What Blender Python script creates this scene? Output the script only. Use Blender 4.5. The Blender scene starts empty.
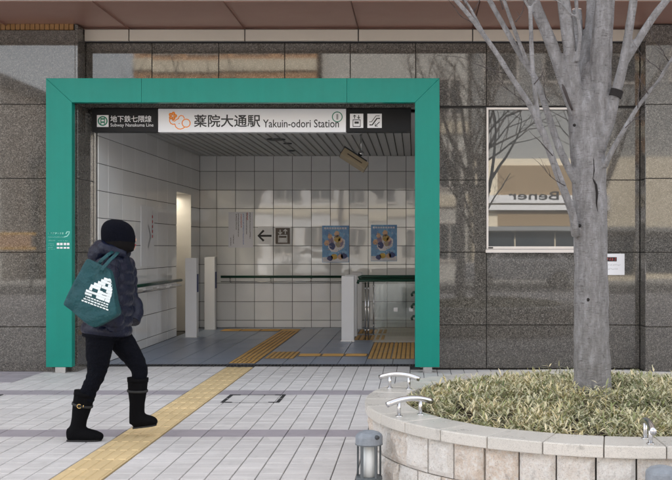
import bpy, bmesh, math, random
from mathutils import Vector, Matrix, noise
R = math.radians
rnd = random.Random(7)
scn = bpy.context.scene
COL = scn.collection

# ------------------------------------------------------------------ camera, sky, sun, exposure
F = 1005.0; CX = 415.0; CY = 247.0; CH = 1.4          # focal length in photo pixels, vanishing point, eye height
cam = bpy.data.cameras.new('camera'); camo = bpy.data.objects.new('camera', cam); COL.objects.link(camo)
cam.sensor_width = 36; cam.lens = F/672*36
cam.shift_x = (336-CX)/672; cam.shift_y = (CY-240)/672
cam.clip_start = 0.05; cam.clip_end = 2000
camo.location = (0, 0, CH); camo.rotation_euler = (R(90), 0, 0)
scn.camera = camo
SUN_EL, SUN_ROT = R(44), R(-14)
w = bpy.data.worlds.new('World'); scn.world = w; w.use_nodes = True
nt = w.node_tree
sky = nt.nodes.new('ShaderNodeTexSky'); sky.sky_type = 'NISHITA'; sky.sun_disc = False
sky.sun_elevation = SUN_EL; sky.sun_rotation = SUN_ROT; sky.dust_density = 3.0; sky.air_density = 1.0; sky.ozone_density = 0.6
hs = nt.nodes.new('ShaderNodeHueSaturation'); hs.inputs['Saturation'].default_value = 0.25
nt.links.new(sky.outputs[0], hs.inputs['Color']); nt.links.new(hs.outputs[0], nt.nodes['Background'].inputs[0])
nt.nodes['Background'].inputs[1].default_value = 0.15
sl = bpy.data.lights.new('sun', 'SUN'); so = bpy.data.objects.new('sun', sl); COL.objects.link(so)
sl.energy = 2.4; sl.angle = R(0.5); sl.color = (1, .95, .87)
sd = Vector((math.sin(SUN_ROT)*math.cos(SUN_EL), math.cos(SUN_ROT)*math.cos(SUN_EL), math.sin(SUN_EL)))
so.rotation_euler = sd.to_track_quat('Z', 'Y').to_euler()
vs = scn.view_settings; scn.display_settings.display_device = 'sRGB'
vs.view_transform = 'Standard'; vs.look = 'None'; vs.gamma = 1; vs.use_curve_mapping = False
vs.exposure = 2.05
scn.render.engine = 'CYCLES'
scn.cycles.use_denoising = True
scn.cycles.max_bounces = 10; scn.cycles.diffuse_bounces = 5; scn.cycles.glossy_bounces = 5; scn.cycles.transmission_bounces = 6
scn.cycles.sample_clamp_indirect = 6

def PX(x, y, Y):
    return Vector(((x-CX)/F*Y, Y, CH-(y-CY)/F*Y))

# ------------------------------------------------------------------ materials
MATS = {}
def s2l(c):
    return tuple((v/255/12.92) if v/255 <= .04045 else ((v/255+.055)/1.055)**2.4 for v in c)
class NB:
    def __init__(s, name):
        s.m = bpy.data.materials.new(name); s.m.use_nodes = True
        s.t = s.m.node_tree; s.b = s.t.nodes['Principled BSDF']; s.pos = None
    def n(s, typ, **kw):
        nd = s.t.nodes.new(typ)
        for k, v in kw.items():
            if k.startswith('_'): setattr(nd, k[1:], v)
            else: nd.inputs[k].default_value = v
        return nd
    def l(s, a, b): s.t.links.new(a, b)
    def p(s):
        if s.pos is None: s.pos = s.n('ShaderNodeNewGeometry').outputs['Position']
        return s.pos
    def scaled(s, v):
        m = s.n('ShaderNodeVectorMath', _operation='MULTIPLY'); s.l(s.p(), m.inputs[0]); m.inputs[1].default_value = v
        return m.outputs[0]
    def noise(s, scale, detail=4, vec=None, rough=.55):
        nd = s.n('ShaderNodeTexNoise', Scale=scale, Detail=detail, Roughness=rough); s.l(vec or s.p(), nd.inputs['Vector']); return nd.outputs['Fac']
    def voro(s, scale, feature='F1', vec=None):
        nd = s.n('ShaderNodeTexVoronoi', Scale=scale, _feature=feature); s.l(vec or s.p(), nd.inputs['Vector']); return nd
    def ramp(s, fac, stops, interp='LINEAR'):
        nd = s.n('ShaderNodeValToRGB'); cr = nd.color_ramp; cr.interpolation = interp
        while len(cr.elements) < len(stops): cr.elements.new(.5)
        for e, (p_, c) in zip(cr.elements, stops):
            e.position = p_; e.color = (*c, 1) if len(c) == 3 else c
        s.l(fac, nd.inputs[0]); return nd.outputs[0]
    def mix(s, fac, a, b, mode='MIX'):
        nd = s.n('ShaderNodeMix', _data_type='RGBA', _blend_type=mode)
        for i, v in ((0, fac), (6, a), (7, b)):
            if hasattr(v, 'is_linked'): s.l(v, nd.inputs[i])
            elif i == 0: nd.inputs[0].default_value = v
            else: nd.inputs[i].default_value = (*v, 1)
        return nd.outputs[2]
    def rand(s): return s.n('ShaderNodeObjectInfo').outputs['Random']
    def math(s, op, a, b=None):
        nd = s.n('ShaderNodeMath', _operation=op)
        for i, v in enumerate((a, b)):
            if v is None: continue
            if hasattr(v, 'is_linked'): s.l(v, nd.inputs[i])
            else: nd.inputs[i].default_value = v
        return nd.outputs[0]
    def bump(s, h, strength=.2, dist=.01):
        nd = s.n('ShaderNodeBump', Strength=strength, Distance=dist); s.l(h, nd.inputs['Height']); s.l(nd.outputs[0], s.b.inputs['Normal'])
    def set(s, col=None, rough=None, metal=None, ior=None, spec=None):
        for k, v in (('Base Color', col), ('Roughness', rough), ('Metallic', metal), ('IOR', ior), ('Specular IOR Level', spec)):
            if v is None: continue
            if hasattr(v, 'is_linked'): s.l(v, s.b.inputs[k])
            else: s.b.inputs[k].default_value = (*v, 1) if k == 'Base Color' else v
        return s
def reg(key, nb): MATS[key] = nb.m; return nb.m

def plain(key, col, rough=.5, metal=0, var=.12, scale=6, bump=0, bscale=60, ior=1.5, spec=.5):
    """plain colour with soft mottling, slightly uneven gloss and optional relief"""
    nb = NB(key)
    f = nb.noise(scale, 5)
    c = nb.mix(f, tuple(v*(1-var) for v in col), tuple(min(1, v*(1+var)) for v in col))
    g = nb.noise(scale*2.7, 4)
    rr = nb.math('MULTIPLY_ADD', g, rough*.3); rr.node.inputs[2].default_value = rough*.85
    nb.set(col=c, rough=rr, metal=metal, ior=ior, spec=spec)
    if bump: nb.bump(nb.noise(bscale, 5), bump)
    return reg(key, nb)

def granite(key, cols, rough=.03, spec=.5, scale=125):
    nb = NB(key)
    v = nb.voro(scale); sep = nb.n('ShaderNodeSeparateColor'); nb.l(v.outputs['Color'], sep.inputs[0])
    c1 = nb.ramp(sep.outputs[0], [(0, cols[0]), (.2, cols[1]), (.5, cols[2]), (.82, cols[3]), (1, cols[4])])
    big = nb.noise(3.0, 5)
    c2 = nb.mix(nb.math('MULTIPLY', big, .5), c1, cols[2])
    rv = nb.rand()
    c3 = nb.mix(nb.math('MULTIPLY', rv, .22), c2, cols[1])
    nb.set(col=c3, rough=nb.ramp(nb.noise(9, 3), [(.3, (rough*.8,)*3), (.8, (rough*1.4,)*3)]), spec=spec, ior=1.68)
    return reg(key, nb)
granite('granite', [s2l((26, 25, 24)), s2l((66, 63, 59)), s2l((92, 88, 83)), s2l((112, 108, 101)), s2l((150, 145, 137))])

def tile_mat(key, col, rough, var=.05, ior=1.6, spec=.6, wave=.02):
    nb = NB(key)
    rv = nb.rand()
    c = nb.mix(rv, tuple(v*(1-var) for v in col), tuple(min(1, v*(1+var)) for v in col))
    d = nb.ramp(nb.noise(2.2, 6), [(.42, (0, 0, 0)), (.75, (.35, .35, .35))])
    c = nb.mix(d, c, tuple(v*.86 for v in col))
    nb.set(col=c, rough=rough, ior=ior, spec=spec)
    if wave: nb.bump(nb.noise(4.5, 2), wave, .02)
    return reg(key, nb)
tile_mat('wall_tile', (.84, .84, .83), .03, ior=1.6, spec=.5, wave=.008)
tile_mat('floor_tile', s2l((120, 133, 153)), .32, var=.05, spec=.45, wave=0)
plain('grout', (.045, .042, .04), .9)
plain('dark_joint', (.06, .06, .065), .9)

# pavers: fine lengthwise broom marks, stains, a tone of its own for each piece
def paver_mat(key, col, var=.06):
    nb = NB(key)
    rv = nb.rand()
    sh = nb.n('ShaderNodeVectorMath', _operation='ADD'); nb.l(nb.p(), sh.inputs[0]); sh.inputs[1].default_value = (1.879, .3, 0)
    dv = nb.n('ShaderNodeVectorMath', _operation='MULTIPLY'); nb.l(sh.outputs[0], dv.inputs[0]); dv.inputs[1].default_value = (1/.152, 1/.15, 0)
    fo = nb.n('ShaderNodeVectorMath', _operation='FLOOR'); nb.l(dv.outputs[0], fo.inputs[0])
    wn_ = nb.n('ShaderNodeTexWhiteNoise', _noise_dimensions='3D'); nb.l(fo.outputs[0], wn_.inputs['Vector']); rv = wn_.outputs['Value']
    c = nb.mix(rv, tuple(v*(1-var) for v in col), tuple(v*(1+var) for v in col))
    st = nb.noise(1.3, 7, rough=.65)
    c = nb.mix(nb.ramp(st, [(.35, (.3,)*3), (.65, (0, 0, 0))]), c, tuple(v*.72 for v in col))
    gum = nb.voro(2.6); c = nb.mix(nb.ramp(gum.outputs['Distance'], [(.035, (.55,)*3), (.05, (0, 0, 0))]), c, tuple(v*.45 for v in col))
    st2 = nb.noise(7, 6, rough=.7); c = nb.mix(nb.ramp(st2, [(.54, (0, 0, 0)), (.72, (.5,)*3)]), c, tuple(v*.6 for v in col))
    sp = nb.noise(160, 2)
    c = nb.mix(nb.ramp(sp, [(.5, (0, 0, 0)), (.75, (.35,)*3)]), c, tuple(v*.65 for v in col))
    nb.set(col=c, rough=nb.ramp(nb.noise(2.0, 4), [(.3, (.5,)*3), (.7, (.75,)*3)]), spec=.4)
    nb.bump(nb.noise(1, 3, vec=nb.scaled((60, 90, 25))), .06, .003)
    return reg(key, nb)
paver_mat('paver', s2l((213, 209, 206)), .08)
paver_mat('paver_band', s2l((168, 161, 166)), .04)
paver_mat('tactile_outdoor', s2l((224, 198, 150)), .07)
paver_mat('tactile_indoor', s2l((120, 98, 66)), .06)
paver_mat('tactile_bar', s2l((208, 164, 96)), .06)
plain('asphalt', (.055, .055, .057), .85, var=.25, scale=40, bump=.4, bscale=200)
plain('concrete', (.42, .41, .39), .8, var=.15, scale=4, bump=.15)
plain('soil', (.07, .05, .035), .95, var=.4, scale=30, bump=.6)
# green enamelled metal with faint streaks
nb = NB('green_enamel')
st = nb.noise(1, 5, vec=nb.scaled((14, 14, .5)))
c = nb.mix(st, (.0015, .215, .165), (.003, .255, .198))
dk = nb.ramp(nb.noise(26, 8, rough=.75), [(.665, (0, 0, 0)), (.72, (.55,)*3)])
gr = nb.ramp(nb.noise(3.0, 6, rough=.7), [(.45, (0, 0, 0)), (.8, (.28,)*3)]); c = nb.mix(gr, c, (.006, .15, .115))
c = nb.mix(dk, c, (.06, .30, .24))
nb.set(col=c, rough=nb.ramp(nb.noise(5, 4), [(.3, (.30,)*3), (.7, (.42,)*3)]), spec=.3); reg('green_enamel', nb)
plain('soffit_metal', s2l((150, 112, 98)), .33, var=.06, scale=1.5, spec=.6)
plain('band_metal', s2l((196, 188, 176)), .45, var=.05, scale=2)
plain('mosaic', s2l((140, 104, 62)), .3, var=.2, scale=18)
plain('ceiling_metal', s2l((186, 185, 182)), .35, var=.05, scale=2)
plain('upper_cladding', s2l((176, 160, 148)), .6, var=.06, scale=1)
plain('fascia', s2l((216, 206, 200)), .5, var=.04)
plain('black_sign', (.008, .008, .009), .5, var=.2, spec=.25)
plain('white_sign', (.80, .80, .81), .25, var=.02, scale=2)
plain('white_ink', (.78, .78, .78), .5, var=.02)
plain('grey_ink', (.32, .32, .32), .5, var=.05)
plain('black_ink', (.016, .016, .017), .45, var=.1)
plain('red_ink', (.55, .05, .05), .5, var=.1)
plain('blue_ink', (.07, .16, .5), .5, var=.1)
plain('orange_ink', s2l((243, 138, 20)), .45, var=.04)
plain('green_ink', s2l((0, 120, 90)), .45, var=.05)
plain('mint_ink', s2l((150, 215, 200)), .5, var=.05)
plain('brown_sign', s2l((88, 74, 64)), .4, var=.06)
plain('paper', s2l((222, 222, 230)), .35, var=.02, scale=3)
plain('white_paper', (.82, .82, .84), .45, var=.02, scale=3)
plain('steel', (.62, .62, .62), .24, metal=1, var=.05, scale=12)
plain('polished_steel', (.66, .66, .67), .22, metal=1, var=.04, scale=12)
plain('doorway_steel', (.6, .58, .55), .38, metal=.6, var=.06, scale=3)
plain('dark_metal', (.06, .065, .07), .45, metal=.4, var=.15)
plain('iron', (.05, .05, .052), .6, metal=.5, var=.3, scale=30, bump=.2)
plain('white_frame', s2l((222, 214, 206)), .4, var=.03)
plain('post_white', s2l((236, 236, 238)), .35, var=.04, scale=5)
plain('rail_green', s2l((12, 62, 46)), .35, var=.1)
plain('blue_tape', s2l((50, 62, 120)), .5)
plain('camera_body', s2l((176, 160, 132)), .4, var=.06)
plain('beige_floor', s2l((190, 178, 160)), .4, var=.05)
# window film: dark glass behind a strongly reflecting coating
nb = NB('window_glass')
nb.set(col=(.085, .085, .08), rough=.012, spec=.5, ior=2.15); nb.bump(nb.noise(1.1, 1), .004, .05); reg('window_glass', nb)
nb = NB('opposite_glass'); nb.set(col=(.03, .04, .05), rough=.05, spec=.8, ior=1.7); reg('opposite_glass', nb)
nb = NB('clear_glass')
nb.set(col=(.93, .97, .95), rough=.02, ior=1.45); nb.b.inputs['Transmission Weight'].default_value = 1; reg('clear_glass', nb)
nb = NB('lamp_glow'); nb.b.inputs['Emission Color'].default_value = (1, .9, .72, 1); nb.b.inputs['Emission Strength'].default_value = 6
nb.set(col=(.9, .9, .9)); reg('lamp_glow', nb)
# stone
def stone_mat(key, a, b, rough=.75, speck=(.12, .1, .09), stain=True):
    nb = NB(key)
    rv = nb.rand()
    c = nb.mix(nb.ramp(rv, [(.25, (0,)*3), (.8, (1,)*3)]), a, b)
    fine = nb.noise(150, 5, rough=.8)
    c = nb.mix(nb.ramp(fine, [(.53, (0,)*3), (.66, (.7,)*3)]), c, speck)
    c = nb.mix(nb.ramp(nb.noise(45, 6, rough=.75), [(.45, (0,)*3), (.62, (.8,)*3)]), c, (.84, .82, .78))
    c = nb.mix(nb.ramp(nb.noise(19, 5, rough=.7), [(.53, (0,)*3), (.72, (.42,)*3)]), c, (.52, .40, .30))
    if stain:
        s1 = nb.noise(5, 6, rough=.7)
        c = nb.mix(nb.ramp(s1, [(.60, (0,)*3), (.78, (.6,)*3)]), c, (.16, .15, .14))
        s2 = nb.noise(16, 5, rough=.7)
        c = nb.mix(nb.ramp(s2, [(.58, (0,)*3), (.72, (.45,)*3)]), c, (.2, .17, .15))
    nb.set(col=c, rough=rough)
    nb.bump(nb.noise(34, 8, rough=.7), .9, .02)
    return reg(key, nb)
stone_mat('split_stone', s2l((230, 225, 218)), s2l((222, 206, 190)))
nb = NB('cap_stone')
rv = nb.rand(); c = nb.mix(rv, s2l((196, 192, 184)), s2l((212, 207, 198)))
v = nb.voro(520); sep = nb.n('ShaderNodeSeparateColor'); nb.l(v.outputs['Color'], sep.inputs[0])
c = nb.mix(nb.ramp(sep.outputs[0], [(.72, (0,)*3), (.95, (.5,)*3)]), c, (.2, .18, .16))
c = nb.mix(nb.ramp(nb.noise(6, 7, rough=.7), [(.60, (0,)*3), (.74, (.7,)*3)]), c, (.16, .15, .14))
nb.set(col=c, rough=nb.ramp(nb.noise(7, 4), [(.3, (.22,)*3), (.7, (.45,)*3)]), spec=.5); nb.bump(nb.noise(60, 4), .08, .004); reg('cap_stone', nb)
# bark: pale grey, horizontal lenticels, blotches
nb = NB('bark')
v1 = nb.noise(1, 6, vec=nb.scaled((20, 20, 150)), rough=.7)
v2 = nb.noise(1, 7, vec=nb.scaled((30, 30, 9)), rough=.7)
c = nb.ramp(v2, [(.25, s2l((104, 102, 101))), (.5, s2l((134, 132, 132))), (.75, s2l((166, 165, 167)))])
c = nb.mix(nb.ramp(v1, [(.56, (0,)*3), (.68, (.75,)*3)]), c, s2l((66, 60, 58)))
c = nb.mix(nb.ramp(nb.noise(22, 6, rough=.75), [(.60, (0,)*3), (.74, (.7,)*3)]), c, s2l((52, 48, 47)))
c = nb.mix(nb.ramp(nb.noise(4.5, 7, rough=.75), [(.56, (0,)*3), (.66, (.3,)*3)]), c, s2l((176, 176, 178)))
c = nb.mix(nb.ramp(nb.noise(70, 5, rough=.8), [(.60, (0,)*3), (.70, (.8,)*3)]), c, s2l((60, 56, 54)))
nb.set(col=c, rough=.9, spec=.2); nb.bump(nb.math('ADD', v1, nb.noise(60, 6)), .6, .012); reg('bark', nb)
plain('bark_dark', s2l((70, 63, 62)), .9, var=.3, scale=30, bump=.4, bscale=90)
plain('cut_wood', s2l((206, 190, 178)), .8, var=.1, scale=40)
plain('scar', s2l((34, 30, 29)), .95, var=.3, scale=50)
# dwarf bamboo leaf: green midrib, parched pale margins, each leaf its own tone (vertex attribute)
nb = NB('bamboo_leaf')
at = nb.n('ShaderNodeAttribute', _attribute_name='tone'); sp = nb.n('ShaderNodeSeparateColor'); nb.l(at.outputs['Color'], sp.inputs[0])
gcol = nb.ramp(sp.outputs[0], [(0, s2l((84, 100, 56))), (.4, s2l((132, 140, 84))), (.7, s2l((190, 176, 126))), (1, s2l((216, 200, 158)))])
mar = nb.math('MULTIPLY', sp.outputs[1], sp.outputs[2])
c = nb.mix(mar, gcol, s2l((240, 230, 202)))
nb.set(col=c, rough=.55, spec=.3); nb.b.inputs['Subsurface Weight'].default_value = 0
reg('bamboo_leaf', nb)
# clothes
def fabric(key, col, rough=.75, wr=(9, .25), spec=.3):
    nb = NB(key)
    c = nb.mix(nb.noise(11, 5), tuple(v*.75 for v in col), tuple(v*1.25 for v in col))
    nb.set(col=c, rough=rough, spec=spec); nb.bump(nb.noise(wr[0], 5), wr[1], .03); return reg(key, nb)
fabric('puffer', s2l((12, 18, 40)), .36, (30, .35), .3)
fabric('denim', s2l((11, 13, 21)), .9, (26, .9), .12)
fabric('suede', s2l((9, 9, 12)), .85, (40, .2), .12)
fabric('knit', s2l((10, 12, 22)), .95, (140, .6), .12)
fabric('tote_cloth', s2l((9, 68, 74)), .5, (22, .8), .4)
plain('tote_print', (.74, .8, .8), .6, var=.08, scale=40)
plain('hair', (.005, .004, .004), .8, var=.4, scale=60, spec=.12)
plain('skin', s2l((222, 178, 156)), .5, var=.05, scale=12)
plain('brass', (.75, .52, .22), .25, metal=1, var=.05)
plain('boot_sole', (.02, .02, .02), .8)
# bollard paint
nb = NB('bollard_paint')
c = nb.mix(nb.noise(12, 5), s2l((78, 84, 87)), s2l((98, 104, 107)))
nb.set(col=c, rough=.45); reg('bollard_paint', nb)
nb = NB('bollard_cap')
c = nb.mix(nb.noise(30, 7, rough=.7), s2l((96, 103, 110)), s2l((158, 165, 173)))
nb.set(col=c, rough=.45); nb.bump(nb.noise(80, 3), .08); reg('bollard_cap', nb)
plain('frosted_lens', (.80, .83, .82), .35, var=.05, scale=20)
# posters (flat print): soft blue field with generic blotches
nb = NB('poster_print')
tc = nb.n('ShaderNodeTexCoord').outputs['Object']
v = nb.n('ShaderNodeTexVoronoi', Scale=13); nb.l(tc, v.inputs['Vector'])
sep = nb.n('ShaderNodeSeparateColor'); nb.l(v.outputs['Color'], sep.inputs[0])
c = nb.mix(sep.outputs[0], s2l((58, 128, 194)), s2l((104, 174, 220)))
nb.set(col=c, rough=.3); reg('poster_blue', nb)
plain('poster_skin', s2l((224, 184, 146)), .4); plain('poster_yellow', s2l((206, 170, 60)), .4)
plain('poster_navy', s2l((30, 52, 120)), .4); plain('poster_mauve', s2l((140, 120, 150)), .4)
# opposite side of the street
for k, c in (('brick_tan', (190, 144, 100)), ('wall_grey', (196, 194, 188)), ('wall_cream', (226, 214, 190)), ('wall_brown', (150, 128, 98)), ('wall_slate', (138, 140, 141)), ('roof_grey', (92, 92, 94)), ('car_white', (226, 228, 230)), ('car_red', (120, 122, 128)), ('yellow_paint', (232, 176, 40)), ('awning_red', (176, 60, 58))):
    plain(k, s2l(c), .6 if not k.startswith('car') else .2, var=.08, scale=1.2)
plain('rubber', (.02, .02, .02), .8)

# ------------------------------------------------------------------ mesh helpers
def M(k): return MATS[k]
class MB:
    def __init__(s): s.v = []; s.f = []; s.smooth = False
    def add(s, vs, fs):
        o = len(s.v); s.v += [tuple(v) for v in vs]; s.f += [tuple(i+o for i in f) for f in fs]; return s
    def box(s, x0, x1, y0, y1, z0, z1):
        return s.add([(x0, y0, z0), (x1, y0, z0), (x1, y1, z0), (x0, y1, z0), (x0, y0, z1), (x1, y0, z1), (x1, y1, z1), (x0, y1, z1)],
                     [(3, 2, 1, 0), (4, 5, 6, 7), (0, 1, 5, 4), (1, 2, 6, 5), (2, 3, 7, 6), (3, 0, 4, 7)])
    def tube(s, pts, rad, seg=10, flat=(1, 1), up=None, cap=True):
        pts = [Vector(p) for p in pts]; n = len(pts); rings = []
        pu = None
        for i, p in enumerate(pts):
            t = (pts[min(i+1, n-1)]-pts[max(i-1, 0)]).normalized()
            if pu is None:
                u = Vector(up) if up else (Vector((0, 0, 1)) if abs(t.z) < .9 else Vector((0, 1, 0)))
            else: u = pu
            u = (u-t*u.dot(t)); u = u.normalized() if u.length > 1e-6 else t.orthogonal().normalized()
            pu = u; b = t.cross(u)
            r = rad[i] if isinstance(rad, (list, tuple)) else rad
            ra, rb = (r if isinstance(r, (list, tuple)) else (r*flat[0], r*flat[1]))
            rings.append([p+u*ra*math.cos(2*math.pi*k/seg)+b*rb*math.sin(2*math.pi*k/seg) for k in range(seg)])
        o = len(s.v)
        for r in rings: s.v += [tuple(v) for v in r]
        for i in range(n-1):
            for k in range(seg):
                k2 = (k+1) % seg
                s.f.append((o+i*seg+k, o+i*seg+k2, o+(i+1)*seg+k2, o+(i+1)*seg+k))
        if cap:
            s.f.append(tuple(o+k for k in reversed(range(seg)))); s.f.append(tuple(o+(n-1)*seg+k for k in range(seg)))
        return s
    def rings(s, rs, seg=24, cap=True):
        """horizontal rings: (cx, cy, z, rx, ry)"""
        o = len(s.v); n = len(rs)
        for (cx, cy, z, rx, ry) in rs:
            s.v += [(cx+rx*math.cos(2*math.pi*k/seg), cy+ry*math.sin(2*math.pi*k/seg), z) for k in range(seg)]
        for i in range(n-1):
            for k in range(seg):
                k2 = (k+1) % seg
                s.f.append((o+i*seg+k, o+i*seg+k2, o+(i+1)*seg+k2, o+(i+1)*seg+k))
        if cap:
            s.f.append(tuple(o+k for k in reversed(range(seg)))); s.f.append(tuple(o+(n-1)*seg+k for k in range(seg)))
        return s
    def ball(s, c, r, seg=16, rn=10):
        rs = []
        for i in range(rn+1):
            a = math.pi*(i+.001)/(rn+.002)
            rs.append((c[0], c[1], c[2]-r[2]*math.cos(a), r[0]*math.sin(a), r[1]*math.sin(a)))
        return s.rings(rs, seg)
    def stroke(s, pts, wd, y=0, t=.003, closed=False):
        """flat ribbon in the XZ plane, front at -Y"""
        P = [Vector((p[0], p[1])) for p in pts]; n = len(P)
        L = []; Rr = []
        for i in range(n):
            a = P[(i-1) % n] if closed or i > 0 else P[i]; b = P[(i+1) % n] if closed or i < n-1 else P[i]
            d = (b-a).normalized(); nn = Vector((-d.y, d.x))*wd/2
            L.append(P[i]+nn); Rr.append(P[i]-nn)
        m = n if closed else n-1
        for i in range(m):
            j = (i+1) % n
            q = [L[i], L[j], Rr[j], Rr[i]]
            s.add([(v.x, y-t, v.y) for v in q], [(0, 1, 2, 3)])
        return s
    def mesh(s, name, mat, smooth=None):
        me = bpy.data.meshes.new(name); me.from_pydata(s.v, [], s.f); me.update()
        if mat: me.materials.append(M(mat) if isinstance(mat, str) else mat)
        if s.smooth if smooth is None else smooth:
            me.polygons.foreach_set('use_smooth', [True]*len(me.polygons))
        bm = bmesh.new(); bm.from_mesh(me); bmesh.ops.recalc_face_normals(bm, faces=bm.faces[:]); bm.to_mesh(me); bm.free()
        return me
    def build(s, name, mat, parent=None, loc=(0, 0, 0), rz=0, smooth=None):
        return ob(name, s.mesh(name, mat, smooth), parent, loc, (0, 0, rz))
def ob(name, me, parent=None, loc=(0, 0, 0), rot=(0, 0, 0)):
    o = bpy.data.objects.new(name, me); COL.objects.link(o)
    o.location = loc; o.rotation_euler = rot
    if parent: o.parent = parent
    return o
def empty(name, loc=(0, 0, 0), rz=0, parent=None):
    o = ob(name, None, parent, loc, (0, 0, rz)); o.empty_display_size = .1; return o
def tag(o, label, cat, group=None, kind=None):
    if label: o['label'] = label
    if cat: o['category'] = cat
    if group: o['group'] = group
    if kind: o['kind'] = kind
    return o
def struct(o, label=None): 
    o['kind'] = 'structure'
    if label: o['label'] = label
    return o
def bevel(me, wd, seg=2, angle=35):
    bm = bmesh.new(); bm.from_mesh(me)
    es = [e for e in bm.edges if len(e.link_faces) == 2 and e.calc_face_angle(0) > R(angle)]
    bmesh.ops.bevel(bm, geom=es, offset=wd, segments=seg, affect='EDGES', profile=.5)
    bm.to_mesh(me); bm.free(); return me
_cache = {}
def facing_tile(wd, ht, t, c, mat):
    """a plate in XZ with chamfered front edges; front at y=0 looking to -Y, body behind"""
    key = (round(wd, 4), round(ht, 4), t, c, mat)
    if key in _cache: return _cache[key]
    a, b = wd/2, ht/2
    v = [(-a+c, 0, -b+c), (a-c, 0, -b+c), (a-c, 0, b-c), (-a+c, 0, b-c),
         (-a, c, -b), (a, c, -b), (a, c, b), (-a, c, b), (-a, t, -b), (a, t, -b), (a, t, b), (-a, t, b)]
    f = [(0, 1, 2, 3), (4, 5, 1, 0), (5, 6, 2, 1), (6, 7, 3, 2), (7, 4, 0, 3), (8, 9, 5, 4), (9, 10, 6, 5), (10, 11, 7, 6), (11, 8, 4, 7)]
    me = MB().add(v, f).mesh('plate', mat)
    _cache[key] = me; return me
def plate_grid(parent, name, xs, zs, gap, t, c, mat, place, skip=None, tilt=0):
    for i in range(len(xs)-1):
        for j in range(len(zs)-1):
            x0, x1, z0, z1 = xs[i], xs[i+1], zs[j], zs[j+1]
            if skip and skip((x0+x1)/2, (z0+z1)/2): continue
            me = facing_tile(x1-x0-gap, z1-z0-gap, t, c, mat)
            loc, rot = place((x0+x1)/2, (z0+z1)/2)
            o = ob(name, me, parent, loc, (rot[0]+rnd.gauss(0, tilt), rot[1], rot[2]+rnd.gauss(0, tilt)))
def bake(mb, mods, name, mat, smooth=True):
    me = mb.mesh(name, None); o = bpy.data.objects.new('tmp', me); COL.objects.link(o)
    for typ, kw in mods:
        m = o.modifiers.new('m', typ)
        for k, v in kw.items(): setattr(m, k, v)
    dg = bpy.context.evaluated_depsgraph_get(); dg.update()
    out = bpy.data.meshes.new_from_object(o.evaluated_get(dg))
    bpy.data.objects.remove(o); bpy.data.meshes.remove(me)
    out.name = name; out.materials.clear(); out.materials.append(M(mat))
    if smooth: out.polygons.foreach_set('use_smooth', [True]*len(out.polygons))
    return out
def text(body, width, height, mat, parent, loc, name='lettering', bold=.0, rot=(R(90), 0, 0), mirror=False, align='L'):
    cu = bpy.data.curves.new('t', 'FONT'); cu.body = body; cu.size = 1; cu.fill_mode = 'FRONT'; cu.offset = bold; cu.resolution_u = 3
    o = bpy.data.objects.new('t', cu); COL.objects.link(o)
    dg = bpy.context.evaluated_depsgraph_get(); dg.update()
    me = bpy.data.meshes.new_from_object(o.evaluated_get(dg)); bpy.data.objects.remove(o)
    xs = [v.co.x for v in me.vertices]; ys = [v.co.y for v in me.vertices]
    if not xs: return None
    sx = width/(max(xs)-min(xs)); sy = height/(max(ys)-min(ys)) if height else sx
    for v in me.vertices: v.co = ((v.co.x-min(xs))*sx, (v.co.y-min(ys))*sy, 0)
    me.materials.clear(); me.materials.append(M(mat)); me.name = name
    return ob(name, me, parent, loc, rot)

# ================================================================== THE SETTING: ground, road, pavement
struct(MB().box(-400, 400, -600, 600, -.6, -.16).build('ground', 'asphalt'), 'dark ground under the street')
struct(MB().box(-120, 120, -18, -7, -.3, -.12).build('road', 'asphalt'), 'asphalt road across from the station entrance')
struct(MB().box(-120, 120, -22, -18, -.3, 0).build('far_pavement', 'concrete'), 'concrete pavement on the far side of the road')
nb = NB('pavement_sheet')
br = nb.n('ShaderNodeTexBrick', Scale=1.0, _offset=0.0); nb.l(nb.p(), br.inputs['Vector'])
br.inputs['Color1'].default_value = (*s2l((210, 205, 204)), 1); br.inputs['Color2'].default_value = (*s2l((218, 213, 211)), 1); br.inputs['Mortar'].default_value = (.1, .1, .1, 1)
br.inputs['Brick Width'].default_value = .152; br.inputs['Row Height'].default_value = .15; br.inputs['Mortar Size'].default_value = .003
nb.set(col=br.outputs['Color'], rough=.65); reg('pavement_sheet', nb)
PX0, PX1, PY0, PY1 = -4.155, 3.5, 5.4, 11.80
m = MB(); m.box(-120, 120, -7, PY0, -.3, 0); m.box(-120, PX0, PY0, 11.4, -.3, 0); m.box(PX1, 120, PY0, 11.4, -.3, 0)
pav = struct(m.build('pavement', 'pavement_sheet'), 'pale paved forecourt in front of the station entrance')
MB().box(PX0, PX1, PY0, PY1, -.3, -.012).build('paver_bed', 'dark_joint', pav)
# tactile strip positions
SX0, SX1 = -2.27, -1.955           # indoor / outdoor guide strip runs straight into the station
def paver_mesh(wd, dp, mat, h=.014, c=.003):
    key = ('p', round(wd, 3), round(dp, 3), mat)
    if key in _cache: return _cache[key]
    a, b = wd/2, dp/2
    v = [(-a+c, -b+c, 0), (a-c, -b+c, 0), (a-c, b-c, 0), (-a+c, b-c, 0), (-a, -b, -c), (a, -b, -c), (a, b, -c), (-a, b, -c), (-a, -b, -h), (a, -b, -h), (a, b, -h), (-a, b, -h)]
    f = [(0, 1, 2, 3), (4, 5, 1, 0), (5, 6, 2, 1), (6, 7, 3, 2), (7, 4, 0, 3), (8, 9, 5, 4), (9, 10, 6, 5), (10, 11, 7, 6), (11, 8, 4, 7)]
    _cache[key] = MB().add(v, f).mesh('paver', mat); return _cache[key]
pcs = []
PW = .152
bands = [(7.42, 7.72), (9.53, 9.83)]
OX0, OX1 = -2.20, -1.885            # outdoor strip
def strip_x(y): return OX0, OX1
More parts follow.
